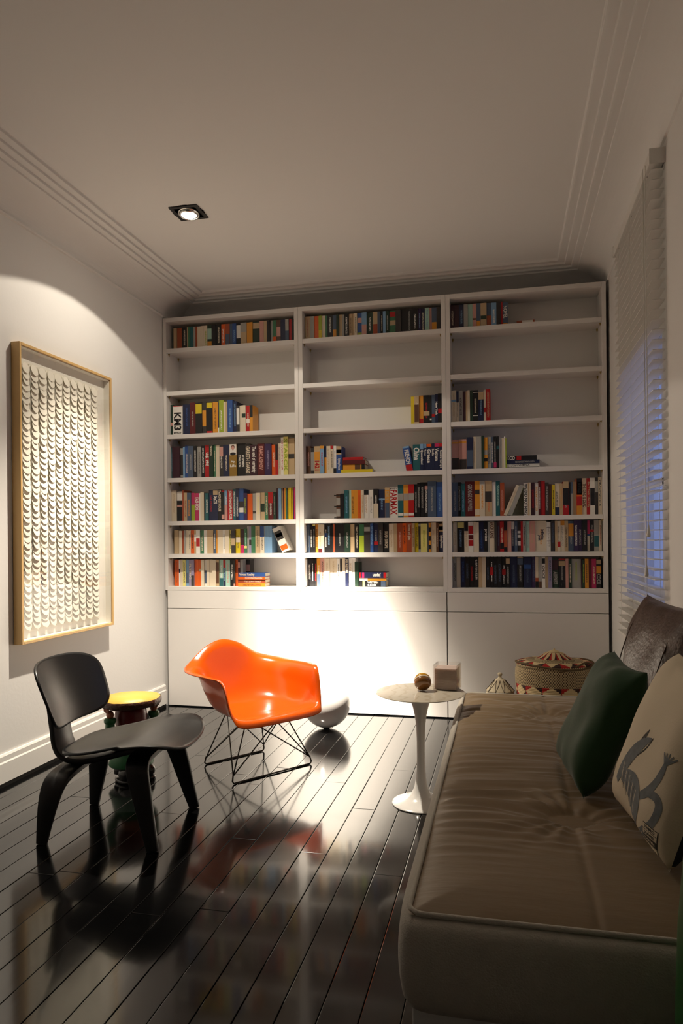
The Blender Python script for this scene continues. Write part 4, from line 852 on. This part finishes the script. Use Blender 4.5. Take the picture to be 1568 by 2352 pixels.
def coil_body(name, prof, parent, m, pats, pitch=.0085, n=160):
    """stack of visible coils following a profile (r,z); pats maps row -> pattern value (<0 plain)"""
    L_ = [0]
    for a, b_ in zip(prof, prof[1:]): L_.append(L_[-1] + math.hypot(b_[0] - a[0], b_[1] - a[1]))
    rows_ = int(L_[-1] / pitch); vs = []; at = []; sub = 4
    def at_len(q):
        for i in range(len(L_) - 1):
            if q <= L_[i + 1] + 1e-9:
                f = (q - L_[i]) / (L_[i + 1] - L_[i]); a, b_ = prof[i], prof[i + 1]; dx, dz_ = b_[0] - a[0], b_[1] - a[1]; l = math.hypot(dx, dz_)
                return a[0] + dx * f, a[1] + dz_ * f, dz_ / l, -dx / l
        return prof[-1][0], prof[-1][1], 1, 0
    R_ = rows_ * sub + 1
    for j in range(R_):
        q = L_[-1] * j / (R_ - 1); r_, zz, nx, nz = at_len(q); bul = .0022 * abs(math.sin(math.pi * j / sub))
        for k in range(n):
            a = 2 * math.pi * k / n; vs.append(((r_ + nx * bul) * math.cos(a), (r_ + nx * bul) * math.sin(a) , zz + nz * bul)); rw = min(rows_ - 1, j // sub); at.append((j / sub, k / n, pats(rw, rows_)))
    fs = [(j * n + k, j * n + (k + 1) % n, (j + 1) * n + (k + 1) % n, (j + 1) * n + k) for j in range(R_ - 1) for k in range(n)]
    o = MB().add(vs, fs).build(name, m, parent, True, fix=False)
    ca2 = o.data.attributes.new('coil', 'FLOAT_VECTOR', 'POINT')
    for i, v in enumerate(at): ca2.data[i].vector = v
    return o
def pat_body(r_, n_):
    f = n_ - 1 - r_                                       # rows from the rim
    if 12 <= f < 20: return ((f - 12) % 4 + 1) / 4.2 if f < 16 else 1 - ((f - 16) % 4 + .5) / 4.2
    return -1
def pat_lid(r_, n_):
    if 2 <= r_ < 9: return (r_ - 1.5) / 7.5
    return -1
t = thing('lidded_basket', 'oval lidded coil-woven basket with red and brown stepped pattern', 'basket', (.272, 4.32, 0)); t.scale = (1, .8, 1)
o = coil_body('basket_body', [(.02, .004), (.15, .004), (.178, .02), (.195, .10), (.208, .22), (.217, .34), (.220, .40), (.218, .440), (.208, .462)], t, M_WV, pat_body)
o = coil_body('basket_lid', [(.212, .458), (.218, .466), (.212, .478), (.190, .486), (.150, .490), (.112, .491)], t, M_WV, pat_lid)
o = coil_body('lid_crown', [(.112, .491), (.104, .500), (.086, .508), (.070, .517), (.056, .529), (.038, .536)], t, M_WV, lambda r_, n_: -1 if r_ < 2 else (.3 + .5 * ((r_ - 2) / max(1, n_ - 3))))
M_CRM = mat('plain_straw', CREAM, .8, bump=(300, .3))
MB().lathe([(.038, .536), (.028, .542), (.014, .548), (.005, .552), (.004, .559), (0, .560)], 20).build('lid_knob', M_CRM, t, True)
M_ROPE = mat('plaited_rope', srgb(104, 84, 56), .9, bump=(160, .8))
MB().tube([(.216 * math.cos(2 * math.pi * k / 64), .216 * math.sin(2 * math.pi * k / 64), .474 + .010 * math.sin(2 * math.pi * k / 64 * 2 + .6)) for k in range(64)], .006, 8, True).build('rope_handle', M_ROPE, t, True)
MB().tube(smoothpath([(.20, -.07, .478), (.16, -.14, .498), (.09, -.19, .470), (.02, -.212, .448)], 20), .0055, 8).build('rope_handle', M_ROPE, t, True)
t = thing('conical_basket', 'small pale basket with pointed knobbed lid peeping over the daybed', 'basket', (-.036, 4.40, 0))
M_PALE = mat('pale_fibre', srgb(196, 182, 154), .8, bump=(200, .4))
MB().lathe([(.0, .002), (.06, .002), (.08, .05), (.088, .15), (.085, .25), (.080, .285), (0, .285)], 28).build('basket_body', M_PALE, t, True)
MB().lathe([(.084, .286), (.080, .292), (.062, .312), (.046, .332), (.030, .350), (.018, .360), (.010, .364), (.008, .370), (.012, .378), (.014, .385), (.011, .393), (0, .396)], 28).build('pointed_lid', M_PALE, t, True)
M_BIND = mat('dark_binding', srgb(60, 44, 32), .8)
for k in range(10):
    for s_ in (-1, 1):
        P = [(.084, .286), (.062, .312), (.046, .332), (.030, .350)]
        MB().tube([((r_ + .0015) * math.cos(2 * math.pi * (k + s_ * .5 * i / 3) / 10), (r_ + .0015) * math.sin(2 * math.pi * (k + s_ * .5 * i / 3) / 10), zz + .001) for i, (r_, zz) in enumerate(P)], .0013, 5).build('lattice_binding', M_BIND, t)

# ================================================================ GREEN SEAT AT THE RIGHT EDGE
M_GRN = mat('green_glossy_plastic', srgb(34, 92, 40), .3)
t = thing('green_stool', 'tall green glossy drum stool cut off by the right edge', 'stool', (.432, 1.235, 0))
MB().lathe([(0, 0), (.150, 0), (.158, .008), (.168, .10), (.172, .25), (.171, .42), (.166, .56), (.156, .68), (.142, .735), (.118, .748), (0, .748)], 48).build('drum', M_GRN, t, True)
MB().lathe([(0, .748), (.112, .748), (.118, .754), (.112, .762), (0, .764)], 40).build('seat_disc', M_GRN, t, True)
